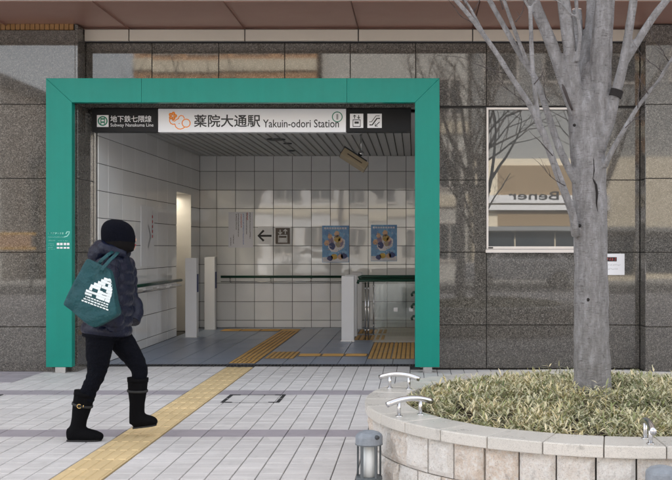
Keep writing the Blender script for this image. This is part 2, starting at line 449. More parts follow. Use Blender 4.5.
PCX, PCY = 1.2, 6.3                  # planter centre
ys = []
y = 7.42
while y > PY0: ys.append((y-.15, y)); y -= .15
y = 7.72
while y < 9.53-.01: ys.append((y, min(y+.15, 9.53))); y += .15
y = 9.83
while y < PY1-.01: ys.append((y, min(y+.15, PY1))); y += .15
cols = []
x = OX0-.006
while x > PX0: cols.append((max(x-PW, PX0), x)); x -= PW
x = OX1+.006
while x < PX1: cols.append((x, min(x+PW, PX1))); x += PW
covers = [(-1.75, -1.222, 9.04, 9.525), (-4.43, -3.90, 9.04, 9.525)]
def in_cover_edge(x, y): return False
for (y0, y1) in ys:
    for (x0, x1) in cols:
        if x1-x0 < .03 or y1-y0 < .03: continue
        cx, cy = (x0+x1)/2, (y0+y1)/2
        if math.hypot(cx-PCX, cy-PCY) < 1.33: continue
        if cy > 11.28 and (cx < -3.85 or cx > 2.6): continue
        if cy > 11.55 and (cx > .0): continue
        pcs.append((cx, cy, x1-x0-.0065, y1-y0-.003, 'paver'))
for (y0, y1) in bands:
    k = 0
    nleft = sum(1 for c_ in cols if c_[1] < OX0)
    for i in range(0, len(cols)):
        x0, x1 = cols[i]
        if x1-x0 < .03: continue
        if (i if i < nleft else i-nleft) % 2: continue
        if x0 > OX0: nx = (x0, min(x0+2*PW, PX1))
        else: nx = (max(x1-2*PW, PX0), x1)
        cx, cy = sum(nx)/2, (y0+y1)/2
        if math.hypot(cx-PCX, cy-PCY) < 1.3 or nx[1]-nx[0] < .05: continue
        pcs.append((cx, cy, nx[1]-nx[0]-.0065, y1-y0-.004, 'paver_band'))
def in_view(cx, cy):
    if cy <= 0: return False
    px = CX+F*cx/cy; py = CY+F*CH/cy
    if not (-5 < px < 677 and py < 486): return False
    # hidden behind the planter
    if math.hypot(cx-PCX, cy-PCY) < 1.5 or (cx > -.2 and cy < 8.5 and px > 372) or py < 374: return False
    return True
vis = sorted([p for p in pcs if in_view(p[0], p[1])], key=lambda p: -p[2]*p[3]/p[1]**3)
single = set(id(p) for p in vis[:300])
rest = {'paver': MB(), 'paver_band': MB()}
for p in pcs:
    cx, cy, wd, dp, mk = p
    if id(p) in single:
        ob('paver', paver_mesh(wd, dp, mk), pav, (cx, cy, rnd.uniform(-.0008, .0008)), (rnd.gauss(0, .0018), rnd.gauss(0, .0018), 0))
    else:
        me = paver_mesh(wd, dp, mk); dz = rnd.uniform(-.001, .001)
        rest[mk].add([(v.co.x+cx, v.co.y+cy, v.co.z+dz) for v in me.vertices], [tuple(q.vertices) for q in me.polygons])
for mk, mb_ in rest.items():
    o = mb_.build('remaining_pavers', mk, pav); o['kind'] = 'stuff'
# dark paving beside the left pier
for k in range(9):
    ob('dark_paver', paver_mesh(.29, .29, 'paver_band'), pav, (PX0-.155-.3*(k % 3), 11.12-.3*(k//3), .006))
# guide strips: blocks with raised bars
def guide_block(wd, dp, bars, mat, h=.014, top=.005, along='y'):
    key = ('g', round(wd, 3), round(dp, 3), bars, mat, along)
    if key in _cache: return _cache[key]
    mb_ = MB(); mb_.box(-wd/2, wd/2, -dp/2, dp/2, -h, 0)
    span = wd if along == 'y' else dp; ln = dp if along == 'y' else wd
    st = span/bars
    for k in range(bars):
        c = -span/2+st*(k+.5); a = st*.26; L = ln/2-.016
        q = [(-a-.006, -L-.006), (a+.006, -L-.006), (a+.006, L+.006), (-a-.006, L+.006)]; q2 = [(-a, -L), (a, -L), (a, L), (-a, L)]
        vv = []
        for (u, v_), z in [(p_, 0.0003) for p_ in q]+[(p_, top) for p_ in q2]:
            vv.append((c+u, v_, z) if along == 'y' else (v_, c+u, z))
        mb_.add(vv, [(4, 5, 6, 7), (0, 1, 5, 4), (1, 2, 6, 5), (2, 3, 7, 6), (3, 0, 4, 7)])
    me_ = mb_.mesh('guide_block', mat)
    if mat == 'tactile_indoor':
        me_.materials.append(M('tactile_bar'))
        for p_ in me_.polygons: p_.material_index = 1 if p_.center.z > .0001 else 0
    _cache[key] = me_; return me_
gs = struct(empty('tactile_paving'), 'yellow tactile guide strip crossing the paved forecourt')
y = PY0+.15
while y < PY1-.1:
    ob('guide_block', guide_block(.307, .296, 4, 'tactile_outdoor'), gs, ((OX0+OX1)/2, y, .001)); y += .3
# inspection covers let into the paving
for i, (x0, x1, y0, y1) in enumerate(covers):
    t = empty('inspection_cover', ((x0+x1)/2, (y0+y1)/2, .0))
    tag(t, ['square inspection cover in the paving right of the yellow tactile strip', 'inspection cover in the paving at the far left edge of the photo'][i], 'manhole cover', 'paving inspection covers')
    a, b = (x1-x0)/2, (y1-y0)/2
    fr = MB(); th = .008
    fr.box(-a, a, -b, -b+th, -.01, .0025); fr.box(-a, a, b-th, b, -.01, .0025); fr.box(-a, -a+th, -b+th, b-th, -.01, .0025); fr.box(a-th, a, -b+th, b-th, -.01, .0025)
    fr.build('frame', 'iron', t)
    for sx in (-1, 1):
        for sy in (-1, 1):
            q = MB(); q.box(min(sx*a, sx*(a-.10)), max(sx*a, sx*(a-.10)), min(sy*b, sy*(b-.028)), max(sy*b, sy*(b-.028)), -.01, .0045)
            q.box(min(sx*a, sx*(a-.03)), max(sx*a, sx*(a-.03)), min(sy*(b-.028), sy*(b-.22)), max(sy*(b-.028), sy*(b-.22)), -.01, .0045)
            q.build('corner_plate', 'iron', t)
    if i == 1: MB().box(-a+.01, a-.01, -b+.01, b-.01, -.01, .002).build('lid', 'iron', t)

# ================================================================== STATION BUILDING
bld = empty('station_building', (0, 12, 0))
bld.location = (0, 0, 0)
tag(bld, 'station building of polished brown granite with white tiled entrance hall', 'building')
YW, YP = 11.57, 11.30               # main wall face and pier face
ZJ = [.0, .502, 1.34, 2.171, 3.003, 3.748]
def face_y(Y):
    return lambda x, z: ((x, Y, z), (0, 0, 0))
# left pier
lp = MB().box(-9, -3.823, YP+.03, 11.85, -.05, 3.93).build('pier', 'grout', bld)
plate_grid(lp, 'granite_panel', [-7.2, -6.0, -4.9, -3.82], [.0, .502, 1.34, 2.171, 3.003, 3.84], .006, .03, .003, 'granite', face_y(YP), tilt=.0006)
def face_xp(X): return lambda y, z: ((X, y, z), (0, 0, R(90)))     # faces +X
def face_xn(X): return lambda y, z: ((X, y, z), (0, 0, R(-90)))    # faces -X
plate_grid(lp, 'granite_panel', [YP+.004, 11.85], [.0, .502, 1.34, 2.171, 3.003, 3.9], .006, .03, .003, 'granite', face_xp(-3.793), tilt=.0005)
for k in range(34):
    ob('mosaic_tile', facing_tile(.049, .07, .012, .003, 'mosaic'), lp, (-3.87-.055*k, YP+.018, 3.878), (rnd.gauss(0, .01), 0, rnd.gauss(0, .01)))
# right pier
rp = MB().box(2.62, 9, YP+.03, 11.75, -.05, 3.93).build('pier', 'grout', bld)
plate_grid(rp, 'granite_panel', [2.59, 3.62, 4.7, 5.8], [.0, .502, 1.34, 2.171, 3.003, 3.9], .006, .03, .003, 'granite', face_y(YP), tilt=.0006)
plate_grid(rp, 'granite_panel', [YP+.004, YW], [.0, .502, 1.34, 2.171, 3.003, 3.9], .006, .03, .003, 'granite', face_xn(2.59), tilt=.0005)
# main wall: right part and lintel
WX0, WX1, WZ0, WZ1 = .823, 2.015, 1.377, 3.003
mw = MB()
mw.box(-3.79, 2.62, YW+.03, 11.80, 3.03, 3.93)
mw.box(.05, WX0-.02, YW+.03, 11.80, -.05, 3.03); mw.box(WX1+.02, 2.62, YW+.03, 11.80, -.05, 3.03); mw.box(WX0-.02, WX1+.02, YW+.03, 11.80, -.05, WZ0-.03)
mw = mw.build('main_wall', 'grout', bld)
plate_grid(mw, 'granite_panel', [-3.79, -3.028, -2.26, -1.5, -.745, .008, .823, 2.015, 2.588], [3.022, 3.748], .006, .03, .003, 'granite', face_y(YW), tilt=.0008)
plate_grid(mw, 'granite_panel', [.05, .823, 2.015, 2.588], [.0, .502, 1.34, 2.171, 3.0], .006, .03, .003, 'granite', face_y(YW),
           skip=lambda x, z: .82 < x < 2.01 and z > 1.3, tilt=.0008)
plate_grid(mw, 'granite_panel', [YW+.004, 11.85], [.0, .502, 1.34, 2.171, 3.0], .006, .03, .003, 'granite', face_xn(.05), tilt=.0005)
# lintel underside and jamb trim
for k in range(5):
    x0 = -3.79+k*.768
    MB().box(x0, x0+.764, YW+.003, 11.80, 3.004, 3.028).build('lintel_panel', 'granite', mw)
MB().box(-3.79, -3.762, 11.853, 11.88, 0, 3.0).build('corner_trim', 'steel', bld)
# beige band above the wall
bd = MB().box(-3.79, 2.588, YW-.035, YW-.002, 3.752, 3.9).build('band', 'dark_joint', bld)
bx = [-3.79, -3.276, -1.949, -.649, .66, 1.97, 2.588]
plate_grid(bd, 'band_panel', bx, [3.752, 3.895], .012, .03, .003, 'band_metal', face_y(YW-.066), tilt=.0006)
# soffit and the storeys above
sf = MB().box(-14, 14, 10.22, 12.4, 3.93, 4.05).build('soffit', 'dark_joint', bld)
sx = [-8.58, -7.25, -5.93, -4.60, -3.276, -1.949, -.649, .66, 1.97, 3.28, 4.6, 5.9, 7.2]
for i in range(len(sx)-1):
    me = facing_tile(sx[i+1]-sx[i]-.008, 1.33, .02, .003, 'soffit_metal')
    ob('soffit_panel', me, sf, ((sx[i]+sx[i+1])/2, 10.885, 3.912), (R(-90)+rnd.gauss(0, .001), rnd.gauss(0, .001), 0))
MB().box(-14, 14, 10.13, 10.215, 3.90, 4.35).build('fascia', 'fascia', bld)
up = MB(); up.box(-40, 40, 10.3, 34, 4.36, 17)
up = up.build('upper_storeys', 'upper_cladding', bld)
MB().box(-40, -9, 11.4, 34, -.1, 4.3).build('ground_floor_mass', 'upper_cladding', bld)
MB().box(9, 40, 11.4, 34, -.1, 4.3).build('ground_floor_mass', 'upper_cladding', bld)
# window right of the entrance
wn = MB(); fw = .022
YG = YW+.035
wn.box(WX0, WX0+fw, YW-.012, YG+.03, WZ0, WZ1); wn.box(WX1-fw, WX1, YW-.012, YG+.03, WZ0, WZ1)
wn.box(WX0+fw, WX1-fw, YW-.012, YG+.03, WZ1-fw, WZ1); wn.box(WX0+fw, WX1-fw, YW-.012, YG+.03, WZ0, WZ0+.03)
wn = wn.build('window', 'white_frame', bld); wn['label'] = 'large fixed window with reflecting glass and pale metal frame'
MB().box(WX0+fw-.004, WX1-fw+.004, YG, YG+.008, WZ0+.026, WZ1-fw+.004).build('pane', 'window_glass', wn)
MB().box(WX0-.01, WX1+.01, YW-.04, YW-.004, WZ0-.042, WZ0-.004).build('sill', 'white_frame', wn)
MB().box(WX0+.02, WX0+.075, YW-.0165, YW-.0125, WZ0+.006, WZ0+.022).build('lock', 'black_ink', wn)
MB().box(WX0-.02, WX1+.02, YG+.009, 11.78, WZ0-.02, WZ1+.02).build('backing', 'dark_metal', wn)

# entrance hall -----------------------------------------------------------
HX0, HX1, HY0, HY1, HZ = -3.744, .30, 11.85, 17.48, 2.99
ROW = [0.0, .126, .45, .773, 1.097, 1.42, 1.744, 2.068, 2.391, 2.7145, 2.985]
DZ = 2.27; DY0, DY1 = 15.79, 16.80
# back wall
bw = MB().box(-5.6, 1.2, HY1+.012, HY1+.3, -.05, 4).build('back_wall', 'grout', bld)
xs = [HX0]+[-2.7916+.3296*k for k in range(-2, 10)]
plate_grid(bw, 'tile', xs, ROW, .0075, .012, .002, 'wall_tile', face_y(HY1), tilt=.0016)
# left wall with the doorway
lw = MB()
lw.box(HX0-.28, HX0-.012, 11.88, DY0-.01, -.05, 4); lw.box(HX0-.28, HX0-.012, DY1+.01, HY1+.01, -.05, 4); lw.box(HX0-.28, HX0-.012, DY0-.01, DY1+.01, DZ+.01, 4)
lw = lw.build('side_wall', 'grout', bld)
ysj = [11.885, 12.27, 12.857, 13.44, 14.03, 14.62, 15.20, DY0]
plate_grid(lw, 'tile', ysj, ROW, .0075, .012, .002, 'wall_tile', face_xp(HX0), tilt=.0014)
plate_grid(lw, 'tile', [DY1, HY1], ROW, .0075, .012, .002, 'wall_tile', face_xp(HX0), tilt=.0014)
plate_grid(lw, 'tile', [DY0, 16.29, DY1], [DZ, 2.391, 2.7145, 2.985], .0075, .012, .002, 'wall_tile', face_xp(HX0), tilt=.0014)
# doorway room lined with steel
dr = MB()
dr.box(-5.6, HX0-.003, DY1, DY1+.008, 0, DZ); dr.box(-5.6, HX0-.003, DY0-.008, DY0, 0, DZ); dr.box(-5.6, HX0-.003, DY0, DY1, DZ, DZ+.008); dr.box(-5.62, -5.6, DY0, DY1, 0, DZ)
dr.build('doorway_lining', 'doorway_steel', lw)
rw = MB().box(HX1, HX1+.3, 11.80, HY1+.01, -.05, 4).build('side_wall', 'grout', bld)
plate_grid(rw, 'tile', [11.885, 12.27, 12.857, 13.44, 14.03, 14.62, 15.20, 15.79, 16.38, 16.97, HY1], ROW, .0075, .012, .002, 'wall_tile', face_xn(HX1-.012), tilt=.0014)
# slatted metal ceiling
ce = MB().box(-4.1, .7, 11.82, HY1+.3, 3.03, 3.12).build('ceiling', 'grout', bld)
k = 0; x = HX0+.01
while x < HX1-.02:
    ob('ceiling_strip', facing_tile(.107, HY1-11.84, .014, .003, 'ceiling_metal'), ce, (x+.055, (HY1+11.84)/2, HZ+rnd.uniform(0, .0015)), (R(-90), 0, 0))
    x += .1185
MB().box(-5.7, .8, 11.85, 18, 4.0, 4.1).build('hall_cap', 'grout', bld)
# floor
fl = struct(MB().box(-5.6, .6, 11.80, HY1+.02, -.2, -.012).build('hall_floor', 'grout'), 'blue grey tiled floor of the entrance hall')
fy = [12.0]
while fy[-1] < HY1-.01: fy.append(min(fy[-1]+.66, HY1))
fxs = [-3.744, -3.57]
while fxs[-1] < HX1-.02: fxs.append(min(fxs[-1]+.33, HX1-.012))
for i in range(len(fxs)-1):
    for j in range(len(fy)-1):
        ob('floor_tile', paver_mesh(fxs[i+1]-fxs[i]-.006, fy[j+1]-fy[j]-.006, 'floor_tile'), fl, ((fxs[i]+fxs[i+1])/2, (fy[j]+fy[j+1])/2, 0), (rnd.gauss(0, .0008), rnd.gauss(0, .0008), 0))
MB().box(.12-.75, HX1-.012, 14.85, 17.4, .001, .006).build('stair_landing', 'beige_floor', fl)
# drain channel across the threshold
dc = empty('drain_channel', (-1.8, 11.9, 0)); tag(dc, 'dark slotted drain channel across the entrance threshold', 'drain')
q = MB(); q.box(-1.96, 1.9, -.095, -.075, -.03, .003); q.box(-1.96, 1.9, .075, .095, -.03, .003); q.build('rim', 'iron', dc)
q = MB()
for k in range(96): q.box(-1.955+k*.04, -1.955+k*.04+.022, -.074, .074, -.02, .001)
g_ = q.build('grating', 'iron', dc)
# indoor guide strips
gi = struct(empty('tactile_flooring'), 'ochre striped tactile blocks on the entrance hall floor')
def blocks(x0, x1, y0, y1, nx, ny, bars, along):
    wd, dp = (x1-x0)/nx, (y1-y0)/ny
    for i in range(nx):
        for j in range(ny):
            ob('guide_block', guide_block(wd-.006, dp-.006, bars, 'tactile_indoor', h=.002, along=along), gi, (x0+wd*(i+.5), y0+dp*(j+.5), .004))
blocks(-2.25, -1.92, 12.08, 12.50, 1, 1, 6, 'y')
blocks(-2.25, -1.92, 12.55, 13.44, 1, 2, 5, 'y')
blocks(-2.25, -1.92, 13.44, 16.66, 1, 8, 5, 'y')
blocks(-1.90, -1.52, 12.60, 13.40, 1, 1, 6, 'y')
blocks(-1.51, -.61, 12.86, 13.16, 3, 1, 3, 'x')
blocks(-.60, .0, 12.56, 14.70, 2, 3, 5, 'y')
blocks(-3.25, -1.93, 16.70, 17.10, 4, 1, 4, 'x')
blocks(-.93, -.45, 15.1, 15.9, 1, 1, 6, 'y'); blocks(-.93, -.45, 16.2, 17.0, 1, 1, 6, 'y')

# ================================================================== GREEN PORTAL FRAME
pf = empty('portal_frame', (-1.9, 11.15, 0)); tag(pf, 'large green enamelled steel portal framing the station entrance', 'entrance frame')
GX0, GX1, GI0, GI1, GZB, GZI, GZT = -4.095, .272, -3.807, .0, .068, 3.004, 3.272
GY0, GY1 = 11.15, 11.255
def gpart(name, x0, x1, z0, z1, mat='green_enamel', y0=GY0, y1=GY1, bv=.006):
    me = MB().box(x0+1.9, x1+1.9, y0-11.15, y1-11.15, z0, z1).mesh(name, mat); bevel(me, bv); return ob(name, me, pf)
def gpoly(name, pts):
    q_ = MB(); n_ = len(pts); q_.v = [(x_+1.9, 0, z_) for x_, z_ in pts]+[(x_+1.9, GY1-GY0, z_) for x_, z_ in pts]
    q_.f = [tuple(range(n_)), tuple(range(n_, 2*n_))]+[(a_, (a_+1) % n_, n_+(a_+1) % n_, n_+a_) for a_ in range(n_)]
    return ob(name, bevel(q_.mesh(name, 'green_enamel'), .003), pf)
e1 = .0006
gpoly('upright', [(GX0, GZB), (GI0, GZB), (GI0, GZI-e1), (GX0, GZT-e1)]); gpoly('upright', [(GI1, GZB), (GX1, GZB), (GX1, GZT-e1), (GI1, GZI-e1)])
gpoly('lintel', [(GI0+e1, GZI), (-3.036, GZI), (-3.036, GZT), (GX0+e1, GZT)])
gpoly('lintel', [(-3.034, GZI), (-.757, GZI), (-.757, GZT), (-3.034, GZT)])
gpoly('lintel', [(-.755, GZI), (GI1-e1, GZI), (GX1-e1, GZT), (-.755, GZT)])
for (a, b) in ((-4.0, -3.885), (.09, .19)): gpart('foot', a, b, 0, GZB-.001, 'steel', 11.17, 11.24, .003)
# faint white information print on the left upright (illegible in the photo)
q = MB(); prr = random.Random(3)
def prow(z, x0, x1, h, step, fill):
    x_ = x0
    while x_ < x1:
        w_ = step*prr.uniform(.45, .8)
        for _ in range(3 if prr.random() < fill else 0):
            a_, b_ = x_+prr.uniform(0, .4)*w_, z+prr.uniform(0, .75)*h
            if prr.random() < .6: q.add([(a_, -.0016, b_), (a_+w_*.8, -.0016, b_), (a_+w_*.8, -.0016, b_+h*.2), (a_, -.0016, b_+h*.2)], [(0, 1, 2, 3)])
            else: q.add([(a_, -.0017, z), (a_+w_*.22, -.0017, z), (a_+w_*.22, -.0017, z+h), (a_, -.0017, z+h)], [(0, 1, 2, 3)])
        x_ += step
lx = GX0+1.9
prow(1.54, lx+.025, lx+.19, .022, .026, 1); prow(1.505, lx+.025, lx+.21, .011, .011, .9); prow(1.465, lx+.025, lx+.105, .012, .012, .9)
prow(1.465, lx+.125, lx+.265, .007, .011, .8); prow(1.43, lx+.025, lx+.09, .010, .011, .8); prow(1.415, lx+.025, lx+.10, .006, .009, .8)
prow(1.39, lx+.025, lx+.08, .010, .011, .8); prow(1.373, lx+.025, lx+.10, .006, .009, .8)
q.stroke([(lx+.20, 1.51), (lx+.235, 1.52), (lx+.255, 1.545), (lx+.262, 1.57), (lx+.235, 1.568), (lx+.222, 1.545)], .011, 0, .0016)
q.build('print', 'mint_ink', pf)['kind'] = 'stuff'
q = MB()
for z_, h_ in ((1.420, .026), (1.382, .018)):
    for k in range(4): q.add([(lx+.122+k*.036+(k > 1)*.004, -.0017, z_), (lx+.150+k*.036+(k > 1)*.004, -.0017, z_), (lx+.150+k*.036+(k > 1)*.004, -.0017, z_+h_), (lx+.122+k*.036+(k > 1)*.004, -.0017, z_+h_)], [(0, 1, 2, 3)])
q.build('print', 'white_ink', pf)

# ================================================================== STATION NAME SIGN
YS = 11.62
sg = empty('station_name_sign', (0, 0, 0)); sg.location = (0, YS, 0)
tag(sg, 'long black and white station name sign hanging inside the green portal', 'sign')
k_ = YS/F
def sx_(x): return (x-CX)*k_
def sz_(y): return CH-(y-CY)*k_
def sbox(name, x0, x1, y0, y1, mat, f=0.0, d=.12, bv=.002):
    me = MB().box(sx_(x0), sx_(x1), f, d, sz_(y1), sz_(y0)).mesh(name, mat)
    if bv: bevel(me, bv, 1)
    return ob(name, me, sg)
sbox('left_panel', 92, 157.7, 108.7, 132, 'black_sign'); sbox('name_panel', 158.2, 346, 108.9, 132.2, 'white_sign', -.004)
sbox('right_panel', 346.5, 411, 108.7, 132, 'black_sign')
sbox('ceiling_rail', 93, 411, 105.8, 108.2, 'dark_metal', .01, .11)
text('薬院大通駅', sx_(260.5)-sx_(194), sz_(114.6)-sz_(127.4), 'black_ink', sg, (sx_(194), -.0062, sz_(127.4)), bold=.014)
text('Yakuin-odori Station', sx_(339)-sx_(263), sz_(119.6)-sz_(127.6), 'black_ink', sg, (sx_(263), -.0062, sz_(127.6)), bold=.008)
text('地下鉄七隈線', sx_(151.5)-sx_(110.5), sz_(115.6)-sz_(122.3), 'white_ink', sg, (sx_(110.5), -.0022, sz_(122.3)), bold=.008)
text('Subway Nanakuma Line', sx_(153.5)-sx_(110.5), sz_(123.4)-sz_(127.7), 'white_ink', sg, (sx_(110.5), -.0022, sz_(127.7)))
def circ(x, y, r, n=28, a0=0, a1=360): return [(sx_(x+r*math.cos(R(a0+(a1-a0)*i/n))), sz_(y-r*math.sin(R(a0+(a1-a0)*i/n)))) for i in range(n+(a1-a0 < 360))]
# white square with the subway roundel
sbox('line_mark', 97, 108.6, 115.2, 127, 'white_sign', -.003, .002, 0)
q = MB(); q.stroke(circ(102.8, 121.1, 4.3), 1.3*k_, -.0, .0042, True); q.build('line_mark_ring', 'green_ink', sg)
q = MB(); c_ = lambda pts: [(sx_(a), sz_(b)) for a, b in pts]
q.stroke(c_([(100.6, 119), (105, 119)]), 1.5*k_, 0, .0042); q.stroke(c_([(100.6, 122.3), (105, 122.3)]), 1.5*k_, 0, .0042)
q.stroke(c_([(101, 117.9), (101, 124.6)]), .9*k_, 0, .0044); q.stroke(c_([(104.6, 117.9), (104.6, 124.6)]), .9*k_, 0, .0044); q.build('line_mark_car', 'green_ink', sg)
# orange emblem of curved lines
e_ = lambda u, v_: (155+u/6.72, 105+v_/6.72)
q = MB(); fl_ = []
for i in range(40):
    a = 2*math.pi*i/40; r = 20+4.5*math.cos(5*a-.3); fl_.append(e_(120+r*math.cos(a), 75-r*math.sin(a)))
q.stroke(c_(fl_), 1.7*k_, -.004, .002, True)
q.stroke(c_([e_(120+9*math.cos(2*math.pi*i/14), 75+9*math.sin(2*math.pi*i/14)) for i in range(14)]), .9*k_, -.004, .002, True)
for pts in ([(100, 92), (98, 108), (106, 124), (122, 132), (134, 128)], [(118, 94), (120, 106), (132, 110), (146, 98), (160, 92)],
            [(134, 128), (140, 148), (155, 160), (172, 163), (190, 157), (203, 148)], [(158, 92), (164, 78), (176, 71), (190, 76), (199, 92)]):
    q.stroke(c_([e_(*p_) for p_ in pts]), .95*k_, -.004, .002)
q.stroke(c_([e_(210+27*math.cos(2*math.pi*i/26), 123+27*math.sin(2*math.pi*i/26)) for i in range(26)]), .95*k_, -.004, .0021, True)
q.stroke(c_([e_(158, 127), e_(163, 124), e_(168, 127)]), .6*k_, -.004, .002)
q.build('emblem', 'orange_ink', sg)
# exit-number roundel
q = MB(); q.stroke(circ(337.3, 117, 4.9), .9*k_, -.004, .002, True); q.build('exit_ring', 'green_ink', sg)
text('1', 1.9*k_, 5.6*k_, 'grey_ink', sg, (sx_(336.4), -.0062, sz_(119.8)), 'exit_number')
# lift and escalator pictograms
for (x0, x1) in ((350, 363.3), (367.4, 381.8)): sbox('pictogram', x0, x1, 113.8, 128, 'white_sign', -.003, .002, 0)
q = MB()
q.stroke(c_([(353, 120), (360.3, 120), (360.3, 126.6), (353, 126.6)]), 1.0*k_, 0, .0042, True); q.stroke(c_([(354.5, 122.7), (358.8, 122.7)]), 2.2*k_, 0, .0042)
q.stroke(c_([(354.6, 118.8), (354.6, 115.2)]), .8*k_, 0, .0042); q.stroke(c_([(353.3, 116.6), (354.6, 115.1), (355.9, 116.6)]), .7*k_, 0, .0043)
q.stroke(c_([(358.7, 115.2), (358.7, 118.6)]), .8*k_, 0, .0042); q.stroke(c_([(357.4, 117.2), (358.7, 118.8), (360, 117.2)]), .7*k_, 0, .0043)
q.stroke(c_([(369.5, 125), (372.3, 125), (377, 118.5), (380, 118.5)]), 1.3*k_, 0, .0042); q.stroke(c_([(369.3, 122), (371.5, 122), (376, 116), (379.6, 116)]), .7*k_, 0, .0042)
q.stroke(c_([(375.2, 126.2), (379.6, 122)]), .8*k_, 0, .0042); q.stroke(c_([(375.3, 123.6), (375, 126.4), (377.8, 126.2)]), .7*k_, 0, .0043)
q.build('pictogram_ink', 'black_ink', sg)['kind'] = 'stuff'

# ================================================================== HALL FITTINGS
def wall_pt(x, y, Y=HY1): return PX(x, y, Y)
KB = HY1/F
# posters on the back wall
for i, (x0, x1, y0, y1) in enumerate(((322.2, 349, 225.6, 262.3), (371, 397, 224.8, 261.2))):
    c0 = PX((x0+x1)/2, (y0+y1)/2, HY1-.004); W_, H_ = (x1-x0)*KB, (y1-y0)*KB
    t = empty('poster', c0); tag(t, ['left one of the two blue illustrated posters on the tiled back wall', 'right one of the two blue illustrated posters, nearer the green upright'][i], 'poster', 'blue posters')
    me = MB().box(-W_/2, W_/2, -.002, .001, -H_/2, H_/2).mesh('sheet', 'poster_blue'); ob('sheet', me, t)
    pr = random.Random(11)
    def blob(u, v_, r, mk, sy=1.0, f=0):
        q = MB(); n = 12
        q.add([(u*W_/2+r*W_*math.cos(2*math.pi*a/n)*(.85+.3*pr.random()), -.0028-f*.0004, v_*H_/2+r*W_*sy*math.sin(2*math.pi*a/n)*(.85+.3*pr.random())) for a in range(n)], [tuple(range(n))])
        q.build('print', mk, t)
    q = MB()
    for k in range(9):
        a = -.86*W_/2+k*.192*W_/2
        q.add([(a, -.0027, .80*H_/2), (a+.14*W_/2, -.0027, .80*H_/2), (a+.14*W_/2, -.0027, .90*H_/2), (a, -.0027, .90*H_/2)], [(0, 1, 2, 3)])
    q.build('heading', 'paper', t)
    blob(.05, .0, .33, 'paper', .9); blob(-.35, .1, .12, 'poster_mauve', 1.5, 1); blob(.3, .1, .13, 'poster_mauve', 1.7, 1)
    for (u, v_, r, mk) in ((-.42, .42, .085, 'poster_skin'), (.1, .55, .10, 'poster_skin'), (-.66, .05, .10, 'poster_skin'), (.35, .2, .08, 'poster_skin'), (.12, .28, .12, 'poster_yellow'), (-.25, -.12, .12, 'poster_navy'), (.2, -.05, .09, 'camera_body')):
        blob(u, v_, r, mk, 1.1, 2)
    for mk in ('poster_navy', 'paper', 'poster_skin', 'poster_mauve'):
        q = MB()
        for _ in range(16):
            u, v_ = pr.uniform(-.75, .65)*W_/2, pr.uniform(-.6, .6)*H_/2; a_ = pr.uniform(0, 3.14); l_ = pr.uniform(.01, .03); d_ = Vector((math.cos(a_), math.sin(a_)))
            q.stroke([(u, v_), (u+d_.x*l_, v_+d_.y*l_), (u+d_.x*l_*1.4-d_.y*l_*.5, v_+d_.y*l_*1.4+d_.x*l_*.5)], .005, 0, .0036+.0001*len(mk))
        q.build('print', mk, t)['kind'] = 'stuff'
    q = MB(); q.add([(-W_/2*.97, -.0029, -.98*H_/2), (W_/2*.97, -.0029, -.98*H_/2), (W_/2*.97, -.0029, -.72*H_/2), (-W_/2*.97, -.0029, -.72*H_/2)], [(0, 1, 2, 3)]); q.build('print', 'paper', t)
    for (u, v_, r, mk) in ((-.4, -.78, .11, 'poster_navy'), (-.1, -.7, .12, 'poster_yellow'), (.35, -.7, .11, 'poster_skin'), (.6, -.66, .12, 'poster_navy')): blob(u, v_, r, mk, .9, 4)
# notice with vertical columns of small writing
c0 = PX(240.8, 229.8, HY1-.004); t = empty('notice', c0); tag(t, 'pale paper notice with vertical columns of writing on the tiled wall', 'notice')
W_, H_ = 24.6*KB, 35.6*KB
ob('sheet', MB().box(-W_/2, W_/2, -.002, .001, -H_/2, H_/2).mesh('sheet', 'paper'), t)
pr = random.Random(5)
for (u, v0, v1, mk, s) in ((.74, .95, -.5, 'black_ink', .018), (.46, .92, -.25, 'black_ink', .017), (.52, .95, .55, 'red_ink', .02), (.2, .88, -.8, 'blue_ink', .016), (.02, .86, .15, 'red_ink', .017), (-.2, .9, -.35, 'black_ink', .016), (-.38, .88, 0, 'black_ink', .016), (-.6, -.3, -.8, 'black_ink', .015), (-.82, -.45, -.9, 'black_ink', .014)):
    q = MB(); z_ = v0*H_/2
    while z_ > v1*H_/2:
        x_ = u*W_/2
        for _ in range(6):
            a = x_+pr.uniform(-.4, .3)*s; b = z_-pr.random()*s*.8
            if pr.random() < .5: q.add([(a, -.0026, b), (a+s*.6, -.0026, b), (a+s*.6, -.0026, b+s*.22), (a, -.0026, b+s*.22)], [(0, 1, 2, 3)])
            else: q.add([(a, -.0027, b), (a+s*.22, -.0027, b), (a+s*.22, -.0027, b+s*.6), (a, -.0027, b+s*.6)], [(0, 1, 2, 3)])
        z_ -= s*1.15
    q.build('lettering', mk, t)
# arrow sign and lift sign
c0 = PX(265.5, 235.3, HY1-.004); t = empty('direction_sign', c0); tag(t, 'small white sign with a black arrow pointing left', 'sign')
a, b = 7.4*KB, 8.9*KB
ob('plate', bevel(MB().box(-a, a, -.008, .001, -b, b).mesh('plate', 'white_sign'), .001, 1), t)
q = MB(); s_ = KB
q.stroke([(-7.0*s_, -.5*s_), (6.2*s_, -.5*s_)], 2.1*s_, -.008, .002); q.stroke([(-1.6*s_, 4.9*s_), (-7*s_, -.5*s_), (-1.6*s_, -5.6*s_)], 2.1*s_, -.008, .0021); q.build('arrow', 'black_ink', t)
c0 = PX(282.8, 236, HY1-.004); t = empty('lift_sign', c0); tag(t, 'small dark brown lift pictogram sign beside the arrow sign', 'sign')
ob('plate', bevel(MB().box(-8.2*s_, 8.2*s_, -.008, .001, -9*s_, 9*s_).mesh('plate', 'white_sign'), .001, 1), t)
